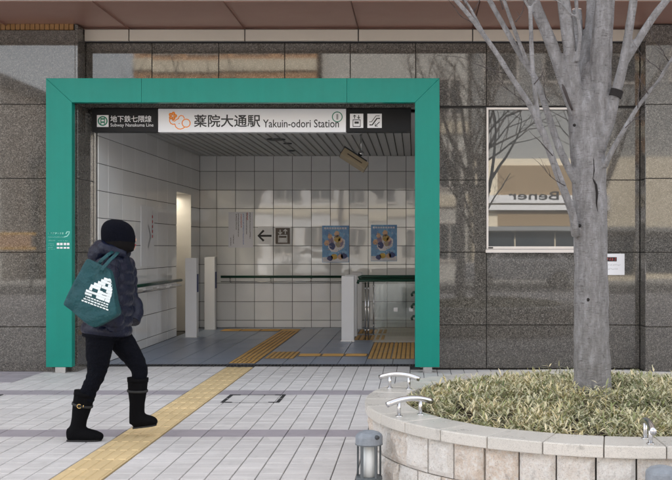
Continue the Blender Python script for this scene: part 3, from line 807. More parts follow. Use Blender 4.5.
ob('field', MB().box(-7.2*s_, 7.2*s_, -.010, -.0082, -8*s_, 8*s_).mesh('field', 'brown_sign'), t)
q = MB(); q.stroke([(-4.2*s_, .6*s_), (4.2*s_, .6*s_), (4.2*s_, -6*s_), (-4.2*s_, -6*s_)], 1.3*s_, -.010, .002, True)
q.add([(-3.6*s_, -.0121, -5.4*s_), (3.6*s_, -.0121, -5.4*s_), (3.6*s_, -.0121, -1.8*s_), (-3.6*s_, -.0121, -1.8*s_)], [(0, 1, 2, 3)])
for sg_ in (-1, 1):
    u = 2.6*s_*sg_; q.stroke([(u, 2*s_), (u, 6.3*s_)], 1.1*s_, -.010, .002)
    d = 1 if sg_ > 0 else -1; tip = (6.7*s_ if d > 0 else 1.8*s_)
    q.stroke([(u-1.9*s_, tip-2*s_*d), (u, tip), (u+1.9*s_, tip-2*s_*d)], 1*s_, -.010, .0021)
q.build('pictogram', 'white_ink', t)
# sign on the left wall behind the walker
YL = 14.0
t = empty('wall_sign', (HX0+.002, 14.05, 1.55)); tag(t, 'narrow white arrow sign on the left tiled wall beside the walker', 'sign')
ob('plate', bevel(MB().box(-.001, .008, -.34, .34, -.42, .42).mesh('plate', 'white_sign'), .001, 1), t)
q = MB()
def yq(y0, z0, y1, z1, wd):
    d = Vector((y1-y0, z1-z0)).normalized(); n = Vector((-d.y, d.x))*wd/2
    q.add([(.0095, y0+n.x, z0+n.y), (.0095, y1+n.x, z1+n.y), (.0095, y1-n.x, z1-n.y), (.0095, y0-n.x, z0-n.y)], [(0, 1, 2, 3)])
yq(.0, .16, .15, .0, .04); yq(.15, .0, .0, -.16, .04); q.build('arrow', 'grey_ink', t)
q = MB()
for k in range(5): yq(.24, .30-k*.07, .24, .26-k*.07, .05)
q.build('lettering', 'red_ink', t)
# white barrier posts
def post(x, Y, hgt, wd, dp, label, grp, blue=False):
    t = empty('barrier_post', (x, Y, 0)); tag(t, label, 'post', grp)
    me = MB().box(-wd/2, wd/2, -dp/2, dp/2, 0, hgt).mesh('post', 'post_white'); bevel(me, .008, 2); ob('column', me, t)
    ob('base_plate', MB().box(-wd/2-.012, wd/2+.012, -dp/2-.012, dp/2+.012, 0, .006).mesh('base_plate', 'steel'), t)
    if blue: ob('tape', MB().box(wd/2+.0005, wd/2+.003, -dp/2+.01, dp/2-.01, .70, .98).mesh('tape', 'blue_tape'), t)
G1 = 'white barrier posts in the hall'
post(-3.47, 15.63, 1.23, .178, .14, 'tall white post nearest the left doorway of the hall', G1, True)
post(-3.47, 17.05, 1.23, .178, .14, 'tall white post standing against the back wall by the doorway', G1, True)
post(-1.00, 15.00, .97, .19, .10, 'front one of three white posts before the green handrail', G1)
post(-1.00, 15.75, .97, .19, .10, 'middle one of three white posts in line before the green handrail', G1)
post(-1.00, 17.20, .97, .19, .10, 'rearmost of three white posts in line, against the back wall', G1)
# handrails
hr = empty('wall_handrail', (0, HY1, 0)); tag(hr, 'dark green handrail on brackets along the tiled back wall', 'handrail')
q = MB(); q.tube([(-3.36, -.09, .885), (-1.05, -.09, .885)], .022, 12); q.build('rail', 'rail_green', hr, smooth=True)
q = MB(); q.tube([(-3.36, -.09, .80), (-1.05, -.09, .80)], .008, 8); q.build('lower_rail', 'steel', hr, smooth=True)
for k in range(4):
    q = MB(); x_ = -3.2+k*.70; q.tube([(x_, 0, .78), (x_, -.05, .78), (x_, -.09, .81), (x_, -.09, .87)], .009, 8); q.build('bracket', 'steel', hr, smooth=True)
hl = empty('side_handrail', (HX0, 0, 0)); tag(hl, 'dark green handrail with steel brackets along the left tiled wall', 'handrail')
q = MB(); q.tube([(.09, 12.3, .885), (.09, 15.70, .885)], .022, 12); q.build('rail', 'rail_green', hl, smooth=True)
q = MB(); q.tube([(.09, 12.3, .80), (.09, 15.70, .80)], .012, 8); q.build('lower_rail', 'steel', hl, smooth=True)
for k in range(5):
    q = MB(); y_ = 12.6+k*.74; q.box(.0, .10, y_-.11, y_+.11, .795, .835); q.build('bracket', 'polished_steel', hl)
# glass balustrade with twin green rails at the stairhead
bl = empty('glass_balustrade', (0, 15.1, 0)); tag(bl, 'glass balustrade with twin dark green rails at the stairhead', 'balustrade')
for (dy, z_) in ((0, .90), (.10, .955), (.95, .905)):
    q = MB(); q.tube([(-.86 if dy == 0 else -.82, dy, z_-.05), (-.85, dy, z_-.01), (-.80, dy, z_), (.26, dy, z_)], .022, 12); q.build('rail', 'rail_green', bl, smooth=True)
for (x_, dy) in ((-.745, 0.02), (-.70, .02), (-.66, .95)):
    q = MB(); q.tube([(x_, dy, 0), (x_, dy, .87)], .012, 10); p_ = q.build('baluster', 'polished_steel', bl, smooth=True)
    for z_ in (.15, .5, .78):
        q = MB(); q.ball((x_, dy, z_), (.019, .019, .019), 10, 6); q.build('clamp', 'steel', p_, smooth=True)
for dy in (.02, .95):
    ob('glass_panel', MB().box(-.62, .25, dy-.005, dy+.005, .05, .84).mesh('glass_panel', 'clear_glass'), bl)
for x_ in (-.29, -.06):
    ob('sticker', MB().box(x_-.03, x_+.03, .0125, .0145, .43, .49).mesh('sticker', 'white_ink'), bl)
for z_ in (.36, .54, .72):
    q = MB(); q.tube([(.26, .0, z_), (-.03, .0, z_), (-.05, .0, z_-.03), (-.04, 0, z_-.06)], .018, 8); q.build('hook', 'rail_green', bl, smooth=True)
# security camera under the ceiling
cc = empty('security_camera', (-.836, 14.0, HZ)); tag(cc, 'beige box security camera tilted down from the slatted ceiling', 'camera')
ob('ceiling_plate', bevel(MB().box(-.18, .10, -.08, .08, -.02, 0).mesh('ceiling_plate', 'ceiling_metal'), .004, 1), cc)
q = MB(); q.tube([(.085, 0, -.02), (.085, 0, -.27)], .013, 10); q.build('stem', 'steel', cc, smooth=True)
q = MB(); q.ball((.085, 0, -.29), (.045, .045, .04), 14, 8); q.build('joint', 'steel', cc, smooth=True)
me = MB().box(-.20, .20, -.075, .075, -.06, .06).mesh('housing', 'camera_body'); bevel(me, .01, 2)
hb = ob('housing', me, cc, (-.01, -.03, -.385), (R(-18), R(33), R(0)))
ob('sun_hood', bevel(MB().box(-.215, .16, -.083, .083, .062, .072).mesh('sun_hood', 'dark_metal'), .002, 1), hb)
ob('label_strip', MB().box(-.12, .12, -.0775, -.0755, -.008, .008).mesh('label_strip', 'brown_sign'), hb)
ob('end_cap', MB().box(-.206, -.2005, -.07, .07, -.055, .055).mesh('end_cap', 'black_ink'), hb)
# recessed ceiling fittings
for i, (px_, py_, r_) in enumerate(((276, 139.3, .125), (287.5, 143.3, .06), (291, 150.5, .06))):
    Yc = (HZ-CH)*F/(CY-py_); xc = (px_-CX)/F*Yc
    t = empty('ceiling_fitting', (xc, Yc, HZ)); tag(t, ['large round dark recessed downlight in the slatted ceiling', 'small dark ceiling fitting just beyond the large downlight', 'small dark ceiling fitting nearest the back wall'][i], 'downlight', 'ceiling fittings')
    q = MB(); q.rings([(0, 0, .0, r_*1.12, r_*1.12), (0, 0, -.012, r_*1.1, r_*1.1), (0, 0, -.014, r_*.9, r_*.9)], 24); q.build('ring', 'dark_metal', t)
    q = MB(); q.rings([(0, 0, -.0145, r_*.85, r_*.85), (0, 0, -.016, r_*.8, r_*.8)], 20); q.build('lens', 'black_ink', t)
# lit lamp in the side room behind the doorway
t = empty('room_lamp', (-4.25, 16.3, DZ-.001)); tag(t, 'lit ceiling lamp inside the side doorway of the hall', 'lamp')
ob('housing', MB().box(-.22, .22, -.22, .22, -.03, -.002).mesh('housing', 'white_frame'), t)
ob('diffuser', MB().box(-.2, .2, -.2, .2, -.036, -.0305).mesh('diffuser', 'lamp_glow'), t)
# white notice on the granite right of the tree
c0 = PX(613.5, 264.3, YW-.004); t = empty('notice', c0); tag(t, 'white notice with red lettered black heading on granite beside the tree', 'notice')
kk = YW/F
ob('sheet', MB().box(-11*kk, 11*kk, -.004, .001, -10.6*kk, 10.6*kk).mesh('sheet', 'white_paper'), t)
ob('heading_bar', MB().box(-8.5*kk, 3.2*kk, -.006, -.0042, 2.9*kk, 7.2*kk).mesh('heading_bar', 'black_ink'), t)
q = MB(); pr = random.Random(2)
for k in range(4):
    for _ in range(5):
        a = (-7.6+k*2.7+pr.uniform(0, 1.4))*kk; b = (3.6+pr.uniform(0, 2.4))*kk; s2 = .9*kk
        q.add([(a, -.0068, b), (a+s2, -.0068, b), (a+s2, -.0068, b+s2*.6), (a, -.0068, b+s2*.6)], [(0, 1, 2, 3)])
q.build('heading', 'red_ink', t)
q = MB()
for row, n_ in ((-.8, 11), (-4.8, 9)):
    for k in range(n_):
        a = (-8.3+k*1.42)*kk; b = (row-.6)*kk
        for _ in range(4):
            u = a+pr.uniform(0, .7)*kk; v_ = b+pr.uniform(0, 1.3)*kk
            q.add([(u, -.0047, v_), (u+.45*kk, -.0047, v_), (u+.45*kk, -.0047, v_+.3*kk), (u, -.0047, v_+.3*kk)], [(0, 1, 2, 3)])
q.build('lettering', 'grey_ink', t)['kind'] = 'stuff'

# ================================================================== PLANTER
pl = empty('stone_planter', (PCX, PCY, 0)); tag(pl, 'round raised planter of pale split stone with smooth seat cap', 'planter')
RO, RI, ZC = 1.5, 1.26, .45
def ring_piece(r0, r1, a0, a1, z0, z1, mat, name, rough=0, nseg=3, bv=.004, seed=0, nz=1):
    mb_ = MB(); sd_ = Vector((seed*3.17, seed*1.3, 0))
    nz = max(1, nz); outer = []
    for j in range(nz+1):
        for i in range(nseg+1):
            a = a0+(a1-a0)*i/nseg; z = z0+(z1-z0)*j/nz
            edge = (i in (0, nseg)) or (j in (0, nz))
            d = rough*(.15+1.0*noise.noise(Vector((a*r1*13, z*13, 0))+sd_)+.5*noise.noise(Vector((a*r1*31, z*31, 2))+sd_)) if rough and not edge else (-rough*.9 if rough else 0)
            mb_.v.append(((r1+d)*math.cos(a), (r1+d)*math.sin(a), z))
    n1 = nseg+1
    for j in range(nz):
        for i in range(nseg): mb_.f.append((j*n1+i, j*n1+i+1, (j+1)*n1+i+1, (j+1)*n1+i))
    o = len(mb_.v)
    for z in (z0, z1):
        for i in range(nseg+1):
            a = a0+(a1-a0)*i/nseg; mb_.v.append((r0*math.cos(a), r0*math.sin(a), z))
    for i in range(nseg):
        mb_.f.append((o+i+1, o+i, o+n1+i, o+n1+i+1))
        mb_.f.append((nz*n1+i, nz*n1+i+1, o+n1+i+1, o+n1+i)); mb_.f.append((i+1, i, o+i, o+i+1))
    for e in (0, nseg):
        lst = [j*n1+e for j in range(nz+1)]+[o+n1+e, o+e]
        mb_.f.append(tuple(lst))
    me = mb_.mesh(name, mat)
    if not rough: bevel(me, bv, 2, 50)
    else: me.polygons.foreach_set('use_smooth', [True]*len(me.polygons)) if False else None
    return me
NC = 32; g0 = .0
for k in range(NC):
    a0 = 2*math.pi*k/NC+.0015; a1 = 2*math.pi*(k+1)/NC-.0015
    ob('cap_stone', ring_piece(RI, RO+.012, a0, a1, ZC-.062, ZC+rnd.uniform(-.0012, .0012), 'cap_stone', 'cap_stone', bv=.006), pl)
NS = 48
for c_i, (z0, z1) in enumerate(((.197, .383), (.005, .190))):
    off = .5*c_i+.3
    for k in range(NS):
        j0, j1 = .5*(rnd.random()-.5)*.2, 0
        a0 = 2*math.pi*(k+off)/NS+.0032; a1 = 2*math.pi*(k+1+off)/NS-.0032
        ob('wall_stone', ring_piece(1.37, RO-.018+rnd.uniform(-.004, .006), a0, a1, z0, z1, 'split_stone', 'wall_stone', rough=.017, nseg=8, nz=7, seed=k+60*c_i), pl)
q = MB(); n = 96
core = []
for (r, z) in ((1.452, .0), (1.452, .386), (RI+.02, .386), (RI+.02, .0)):
    core.append([(r*math.cos(2*math.pi*i/n), r*math.sin(2*math.pi*i/n), z) for i in range(n)])
for rr_ in core: q.v += rr_
for a in range(3):
    for i in range(n): q.f.append((a*n+i, a*n+(i+1) % n, (a+1)*n+(i+1) % n, (a+1)*n+i))
q.build('mortar_core', 'grout', pl)
# soil, gently mounded
q = MB(); nr = 10
q.v.append((0, 0, .425))
for j in range(1, nr+1):
    r = (RI+.01)*j/nr
    for i in range(48): 
        a = 2*math.pi*i/48; q.v.append((r*math.cos(a), r*math.sin(a), .43-.05*(j/nr)**2+.008*noise.noise(Vector((r*math.cos(a)*4, r*math.sin(a)*4, 0)))))
for i in range(48): q.f.append((0, 1+i, 1+(i+1) % 48))
for j in range(nr-1):
    for i in range(48): q.f.append((1+j*48+i, 1+j*48+(i+1) % 48, 1+(j+1)*48+(i+1) % 48, 1+(j+1)*48+i))
o = q.build('soil', 'soil', pl, smooth=True)
# dwarf bamboo: stems of pointed leaves
def bamboo():
    rr = random.Random(21); V = []; Fc = []; tone = []
    def leaf(base, d, up_, ln, wd, g, bl_):
        s = d.cross(up_).normalized(); nn = s.cross(d).normalized()
        o = len(V); droop = rr.uniform(.1, .5)
        prof = [(0, .12), (.22, .85), (.5, 1.0), (.78, .6), (1, 0.02)]
        for (t_, w_) in prof:
            c = base+d*ln*t_-nn*(droop*ln*t_*t_*.6)
            hw = wd*w_*.5
            V.extend([c-s*hw+nn*hw*.35, c, c+s*hw+nn*hw*.35]); tone.extend([(g, bl_, 1), (g, bl_, 0), (g, bl_, 1)])
        for i in range(len(prof)-1):
            a = o+i*3
            Fc.append((a, a+1, a+4, a+3)); Fc.append((a+1, a+2, a+5, a+4))
    for k in range(8600):
        r = (RI-.015)*math.sqrt(rr.random()); a = rr.uniform(0, 2*math.pi)
        x_, y_ = r*math.cos(a), r*math.sin(a)
        if r < .13: continue
        if noise.noise(Vector((x_*6, y_*6, 31))) < -.28 and rr.random() < .8: continue
        zs_ = .43-.05*(r/RI)**2
        clump = .5+.5*noise.noise(Vector((x_*2.2, y_*2.2, 4)))
        h = rr.uniform(.03, .085)+.045*clump*rr.random()+(.06 if r < .5 else 0)*rr.random()
        if r > 1.12: h *= .8
        h += (.05 if rr.random() < .03 else 0)
        g0 = min(1, max(0, rr.gauss(.37+.5*(noise.noise(Vector((x_*3, y_*3, 9)))), .26)))
        lean = Vector((rr.gauss(0, .35), rr.gauss(0, .35), 1)).normalized()
        top = Vector((x_, y_, zs_))+lean*h
        nl = rr.randint(3, 6)
        for j in range(nl):
            az = rr.uniform(0, 2*math.pi); el = rr.uniform(-.15, 1.15)
            d = Vector((math.cos(az)*math.cos(el), math.sin(az)*math.cos(el), math.sin(el)))
            b = top-lean*h*rr.uniform(0, .55)
            leaf(b, d, Vector((0, 0, 1)), rr.uniform(.028, .066), rr.uniform(.006, .0115), min(1, max(0, g0+rr.gauss(0, .14))), 1 if rr.random() < .52 else rr.uniform(0, .5))
    me = bpy.data.meshes.new('bamboo_leaves'); me.from_pydata([tuple(v) for v in V], [], Fc); me.update()
    ca = me.color_attributes.new('tone', 'FLOAT_COLOR', 'POINT')
    ca.data.foreach_set('color', [c for t_ in tone for c in (*t_, 1)])
    me.materials.append(M('bamboo_leaf')); return me
bo = ob('dwarf_bamboo', bamboo(), None, (PCX, PCY, 0))
tag(bo, 'low dwarf bamboo with green leaves edged cream filling the round planter', 'ground cover', None, 'stuff')
# curved steel armrests across the seat cap
def armrest(ang, label):
    t = empty('armrest', (PCX+1.38*math.cos(ang), PCY+1.38*math.sin(ang), ZC), ang); tag(t, label, 'armrest', 'curved steel armrests on the planter')
    pts = []
    for i in range(15):
        u = -1+2*i/14; pts.append((u*.142, 0, .096-.027*u*u))
    q = MB(); q.tube(pts, .0165, 14); q.build('bar', 'polished_steel', t, smooth=True)
    for x_ in (-.068, .068):
        q = MB(); q.tube([(x_, 0, 0), (x_, 0, .085)], .011, 12); lg = q.build('leg', 'polished_steel', t, smooth=True)
        q = MB(); q.rings([(x_, 0, .001, .02, .02), (x_, 0, .0045, .019, .019)], 16); q.build('flange', 'steel', lg)
armrest(R(207), 'curved steel armrest on the left front of the planter cap')
armrest(R(161), 'curved steel armrest furthest back on the planter cap, by the green upright')
armrest(R(267.5), 'curved steel armrest at the right edge of the photo, seen end on')
# bollard lamps around the planter
def bollard(x_, y_, label, rz=0):
    t = empty('bollard_lamp', (x_, y_, 0), rz); tag(t, label, 'bollard', 'short bollard lamps round the planter')
    q = MB(); q.rings([(0, 0, 0, .085, .085), (0, 0, .006, .085, .085), (0, 0, .007, .07, .07), (0, 0, .100, .070, .070), (0, 0, .104, .074, .074), (0, 0, .122, .074, .074), (0, 0, .126, .068, .068)], 32); q.build('base', 'bollard_paint', t)
    q = MB(); q.rings([(0, 0, .126, .046, .046), (0, 0, .30, .034, .034)], 28); q.build('lens', 'frosted_lens', t, smooth=True)
    for k in range(5):
        a = 2*math.pi*k/5+.35; ca, sa = math.cos(a), math.sin(a)
        q = MB(); q.tube([(.066*ca, .066*sa, .12), (.066*ca, .066*sa, .31)], [(.006, .011)]*2, 4, up=(ca, sa, 0)); q.build('strut', 'bollard_paint', t)
    q = MB(); q.rings([(0, 0, .298, .060, .060), (0, 0, .300, .074, .074), (0, 0, .308, .076, .076), (0, 0, .345, .076, .076), (0, 0, .356, .072, .072), (0, 0, .369, .056, .056), (0, 0, .377, .03, .03), (0, 0, .379, .004, .004)], 36)
    me = q.mesh('cap', 'bollard_cap'); 
    cp = ob('cap', me, t)
    q = MB(); q.rings([(0, 0, .306, .0775, .0775), (0, 0, .302, .0775, .0775)], 32, cap=False); q.build('cap_rim', 'bollard_paint', cp)
    return t
b1 = bollard(-.256, 5.60, 'bollard lamp with pale weathered cap left of the planter')
q = MB(); q.ball((.045, -.055, .349), (.016, .016, .013), 10, 6); q.build('dark_patch', 'dark_metal', b1, smooth=True)
bollard(1.155, 4.70, 'bollard lamp at the lower right corner, in front of the planter wall', .5)
bollard(-.24, 7.12, 'bollard lamp peeping out behind the far left edge of the planter', 1.0)

# ================================================================== TREE
TY = 6.3
def tp(x, y, dy=0):
    Y = TY+dy; return Vector(((x-CX)/F*TY, TY+dy, CH-(y-CY)/F*TY))
def smooth_path(pts, rad, sub=5):
    P = []; Rr = []; n = len(pts)
    for i in range(n-1):
        p0, p1, p2, p3 = pts[max(i-1, 0)], pts[i], pts[i+1], pts[min(i+2, n-1)]
        for k in range(sub):
            t = k/sub
            P.append(.5*((2*p1)+(-p0+p2)*t+(2*p0-5*p1+4*p2-p3)*t*t+(-p0+3*p1-3*p2+p3)*t**3)); Rr.append(rad[i]*(1-t)+rad[i+1]*t)
    P.append(pts[-1]); Rr.append(rad[-1]); return P, Rr
def limb(mb_, pts, wpx, dys, seg=12, knob=.06, sd_=0):
    p3 = [tp(p[0], p[1], dy) for p, dy in zip(pts, dys)]; rad = [w_/2/F*TY for w_ in wpx]
    P, Rr = smooth_path(p3, rad, 7)
    Rr = [r*(1+knob*noise.noise(Vector((sd_, i*.55, 0)))) for i, r in enumerate(Rr)]
    o = len(mb_.v); mb_.tube(P, Rr, seg)
    for i in range(o, len(mb_.v)):
        v = Vector(mb_.v[i]); ring = (i-o)//seg
        if ring < len(P):
            d = v-P[ring]; f = 1+.05*noise.noise(v*9)+.03*noise.noise(v*24); mb_.v[i] = tuple(P[ring]+d*f)
    return P
tr = empty('bare_tree', (PCX-.09, TY, .4)); tr.location = (0, 0, 0)
tag(tr, 'bare grey barked tree with several upswept stems growing in the round planter', 'tree')
q = MB()
limb(q, [(593, 400), (592.5, 380), (591.5, 330), (591, 265), (589.5, 200), (587.5, 150), (586, 112), (588, 88), (590, 62)], [44, 38, 35, 33.5, 34, 35, 35, 22, 5], [0]*9, 20, .03)
heavy = q
tips = []
def L(pts, wpx, dys, seed=0, mb_=None, seg=12):
    P = limb(mb_ or heavy, pts, wpx, dys, seg, .07, seed); tips.append((P[-1], (P[-1]-P[-3]).normalized(), wpx[-1]/2/F*TY)); return P
L([(597, 130), (599, 95), (600, 50), (603, 0), (607, -70), (612, -150)], [24, 23, 22, 19, 16, 12], [-.02, -.03, -.05, -.08, -.12, -.1], 1)
L([(584, 125), (574, 92), (567, 50), (559, 0), (548, -70), (540, -150)], [18, 15, 13.5, 12.5, 10, 8], [-.02, -.06, -.1, -.16, -.25, -.3], 2)
L([(579, 120), (567, 95), (551, 50), (529, 0), (505, -60), (485, -120)], [16, 13, 12.5, 11.5, 9, 6], [-.04, -.06, -.08, -.12, -.2, -.3], 3)
stub = limb(heavy, [(588, 115), (586, 80), (583, 40), (581.5, 3)], [13, 12, 11, 10], [.08, .12, .16, .18], 12, .04, 4)
L([(592, 112), (590, 70), (594, 30), (597, -10), (600, -80)], [13, 13, 12, 10, 8], [.03, .08, .14, .2, .3], 5)
q2 = MB()
L([(598, 152), (607, 122), (611.5, 100), (619.5, 67), (625, 30), (629, -2), (634, -60)], [12, 11.5, 10.5, 10, 8.5, 8, 6], [-.05, -.08, -.1, -.12, -.14, -.16, -.2], 6)
L([(619.5, 68), (632, 47), (647, 23), (664, 0), (690, -45)], [8, 8, 7.5, 7, 5], [-.12, -.14, -.18, -.22, -.3], 7)
P_A = L([(574, 236), (569.5, 215), (560, 190), (548, 159), (541, 140), (536.5, 131)], [9, 8, 8, 7.2, 7, 7], [-.06, -.12, -.14, -.16, -.18, -.19], 8)
L([(536.5, 131), (532, 105), (528.5, 67), (526.5, 25), (526, 17)], [5.6, 5, 4.6, 4.4, 4.2], [-.19, -.20, -.2, -.22, -.22], 9)
L([(526, 18), (520, 8), (513, -3), (498, -40)], [3.2, 3, 2.6, 1.6], [-.22, -.22, -.22, -.2], 10, seg=8)
L([(526, 18), (532, 10), (539, -1), (552, -40)], [3.2, 3, 2.6, 1.6], [-.22, -.24, -.24, -.3], 11, seg=8)
L([(578, 188), (567, 168), (557, 145), (546, 110), (536, 80), (522, 57), (506, 28), (490, -2), (470, -45)], [9, 8, 7.5, 6.6, 6.2, 6, 5.6, 5.2, 3.5], [-.05, -.05, -.04, -.02, 0, .02, .03, .05, .1], 12)
L([(531, 70), (524, 56), (512, 27), (501, -2), (488, -40)], [4.6, 4.4, 4.2, 4, 3], [0, -.02, -.05, -.08, -.1], 13)
L([(537, 132), (525, 109), (508, 84), (489.5, 56), (466, 25), (443, 0), (410, -35)], [6.2, 5.8, 5.3, 5, 4.6, 4.2, 2.8], [-.19, -.22, -.24, -.26, -.28, -.3, -.35], 14)
L([(490, 57), (480, 40), (467.5, 16), (455, -3), (438, -35)], [3.6, 3.2, 3, 2.7, 1.8], [-.26, -.25, -.23, -.2, -.2], 15, seg=8)
L([(602, 168), (607, 155), (618, 134), (630, 113), (641, 98), (652.5, 83), (662, 66), (675, 46)], [7, 5.6, 5, 4.4, 3.8, 3.3, 3, 2.4], [-.08, -.12, -.16, -.19, -.2, -.22, -.24, -.26], 16, seg=8)
L([(650, 86), (658, 72), (672, 61), (690, 52)], [2.4, 2.2, 2, 1.5], [-.22, -.25, -.3, -.35], 17, seg=8)
L([(573.5, 66), (576, 40), (573, 20), (571, -5), (567, -50)], [4.6, 4.8, 4.2, 4, 3], [-.14, -.15, -.16, -.17, -.2], 18, seg=8)
L([(575, 24), (566, 20), (556, 11), (541, 3), (536, -3)], [2.2, 2, 2, 1.8, 1.5], [-.16, -.18, -.2, -.22, -.22], 19, seg=6)
ob('trunk', bake(heavy, [('REMESH', dict(mode='VOXEL', voxel_size=.0065)), ('SMOOTH', dict(factor=.5, iterations=3))], 'trunk', 'bark'), tr)
q = MB(); e0 = stub[-1]; q.tube([e0-Vector((0, 0, .002)), e0+Vector((0, 0, .004))], .030, 14); q.build('cut_end', 'cut_wood', tr)
# twigs
tw = MB(); rt = random.Random(4)
def twig(p, d, r, ln, lvl):
    pts = [p]; dd = d.copy(); n_ = 5
    for i in range(n_):
        dd = (dd+Vector((rt.gauss(0, .14), rt.gauss(0, .14), rt.gauss(.04, .1)))).normalized(); pts.append(pts[-1]+dd*ln/n_)
    tw.tube(pts, [r*(1-.75*i/n_) for i in range(n_+1)], 5)
    if lvl > 0:
        for i in range(1, n_+1):
            if rt.random() < .75:
                a = rt.uniform(0, 6.28); o_ = dd.orthogonal().normalized(); o_.rotate(Matrix.Rotation(a, 3, dd))
                twig(pts[i], (dd+o_*rt.uniform(.5, .9)).normalized(), r*.55, ln*.6, lvl-1)
for (p, d, r) in tips:
    if p.z < 2.9: continue
    twig(p, d, r*.9, .7, 2)
for (x_, y_, dx, dz, ln) in ((466, 25, -.3, .9, .16), (470, 22, .5, .8, .2), (640, 99, -.5, .8, .22), (655, 80, -.6, .7, .18), (505, 80, -.9, .1, .3), (548, 159, -.6, .5, .22), (530, 90, .5, .8, .12), (478, 36, -.7, .5, .2), (512, 30, .6, .7, .22), (524, 110, -.8, .4, .25), (560, 188, -.9, .3, .18), (618, 132, .8, .5, .2), (630, 113, .2, 1, .25), (660, 68, -.7, .6, .2), (500, 18, -.4, .9, .2), (545, 108, -.5, .8, .18)):
    twig(tp(x_, y_, -.22), Vector((dx, -.1, dz)).normalized(), .0035, ln, 1)
tw.build('crown', 'bark_dark', tr, smooth=True)['kind'] = 'stuff'
# scars, a crack and the dark tie on the bark
q = MB()
def on_bark(x_, y_, wp): return tp(x_, y_, -(wp/2/F*TY)*.98)
crack = [(591, 150), (590.5, 160), (591, 172), (590, 180), (593, 186), (594, 194), (593.5, 204), (594.5, 212)]
q.tube([on_bark(a, b, 34) for a, b in crack], [(.001, .002), (.003, .004), (.005, .006), (.003, .004), (.006, .007), (.004, .008), (.003, .005), (.001, .001)], 7)
q.build('crack', 'scar', tr, smooth=True)
for (x_, y_, rx, rz_) in ((586, 299, .014, .018), (592, 363, .04, .006), (577, 226, .012, .012), (584, 137, .008, .012), (600, 60, .008, .03), (572, 127, .01, .01)):
    q = MB(); c = on_bark(x_, y_, 33); q.ball((c.x, c.y+.008, c.z), (rx, .013, rz_), 10, 6); q.build('scar', 'scar', tr, smooth=True)
q = MB(); c = tp(613.2, 96, -.105); q.tube([c+Vector((-.010, 0, -.022)), c+Vector((.004, 0, .020))], .040, 14); q.build('tie', 'scar', tr)
q = MB(); q.tube([tp(570, 112, -.09), tp(566, 105, -.12), tp(562.5, 97, -.14), tp(560, 91, -.145), tp(559, 88, -.145)], [.006, .009, .010, .009, .003], 9); q.build('snag', 'bark_dark', tr, smooth=True)

# ================================================================== PERSON
PXX, PYY = -2.30, 7.33
per = empty('person', (PXX, PYY, 0)); tag(per, 'person in navy puffer jacket, dark cap and black boots striding right', 'person')
RM = [('REMESH', dict(mode='VOXEL', voxel_size=.011)), ('SMOOTH', dict(factor=.6, iterations=4))]
def lerp_path(pts, rad, n):
    P, Rr = smooth_path([Vector(p) for p in pts], [0]*len(pts), n); out = []
    m = len(pts)-1
    for i in range(len(P)):
        t = i/n; a = min(int(t), m-1); f = t-a
        ra, rb = rad[a], rad[a+1]
        out.append((ra[0]*(1-f)+rb[0]*f, ra[1]*(1-f)+rb[1]*f))
    return P, out
hipN, kneeN, ankN = (.035, -.085, .80), (-.0, -.085, .475), (-.135, -.075, .085)
hipF, kneeF, ankF = (.07, .075, .80), (.262, .075, .515), (.252, .085, .185)
# body: one continuous surface
b = MB()
def seg_(mb_, pts, rad, n=5, seg=14, up=(0, 1, 0)):
    P, Rr = lerp_path(pts, rad, n); mb_.tube(P, Rr, seg, up=up)
seg_(b, [(.045, 0, .76), (.06, 0, .9), (.08, 0, 1.1), (.10, 0, 1.26), (.105, 0, 1.34)], [(.14, .10), (.12, .09), (.13, .1), (.14, .09), (.06, .06)])
seg_(b, [(.105, 0, 1.30), (.125, 0, 1.42)], [(.05, .05), (.05, .05)])
b.ball((.15, .012, 1.475), (.095, .078, .112), 18, 12)
b.ball((.240, .055, 1.452), (.018, .013, .02), 10, 6); b.ball((.222, .03, 1.398), (.034, .036, .028), 10, 6)
for s in (-1, 1): b.ball((.13, .072*s, 1.465), (.018, .008, .03), 8, 6)
for h_, k_n, a_ in ((hipN, kneeN, ankN), (hipF, kneeF, ankF)):
    seg_(b, [h_, k_n, a_], [(.06, .06), (.036, .036), (.026, .026)])
seg_(b, [(.11, -.17, 1.26), (.135, -.225, 1.03), (.185, -.205, .90), (.15, -.13, .86)], [(.045, .045), (.036, .036), (.026, .026), (.03, .02)])
seg_(b, [(.11, .17, 1.26), (.125, .225, 1.03), (.19, .205, .90), (.15, .13, .86)], [(.045, .045), (.036, .036), (.026, .026), (.03, .02)])
ob('body', bake(b, RM, 'body', 'skin'), per)
for s in (-1, 1):
    q = MB(); q.ball((.234, .045+.028*s, 1.478), (.008, .011, .006), 8, 6); q.build('eye', 'black_ink', per, smooth=True)
q = MB(); q.ball((.248, .045, 1.415), (.006, .02, .005), 8, 6); q.build('mouth', 'red_ink', per, smooth=True)
# trousers
b = MB()
seg_(b, [(.045, 0, .90), (.045, 0, .80), (.05, 0, .72)], [(.155, .12), (.16, .125), (.13, .10)])
seg_(b, [hipN, (.02, -.085, .63), kneeN, (-.05, -.083, .37), (-.08, -.08, .29)], [(.10, .112), (.084, .092), (.061, .066), (.057, .06), (.052, .056)])
seg_(b, [hipF, (.175, .075, .655), kneeF, (.265, .08, .44), (.255, .085, .34)], [(.095, .108), (.079, .086), (.059, .063), (.055, .057), (.048, .052)])
tme = bake(b, RM, 'trousers', 'denim')
for v in tme.vertices:
    c_n = Vector((v.co.x*9, v.co.y*9, v.co.z*30+v.co.x*14)); v.co += v.normal*(.009*noise.noise(c_n)+.004*noise.noise(v.co*34))*(1.0 if v.co.z < .62 else .5)
ob('trousers', tme, per)
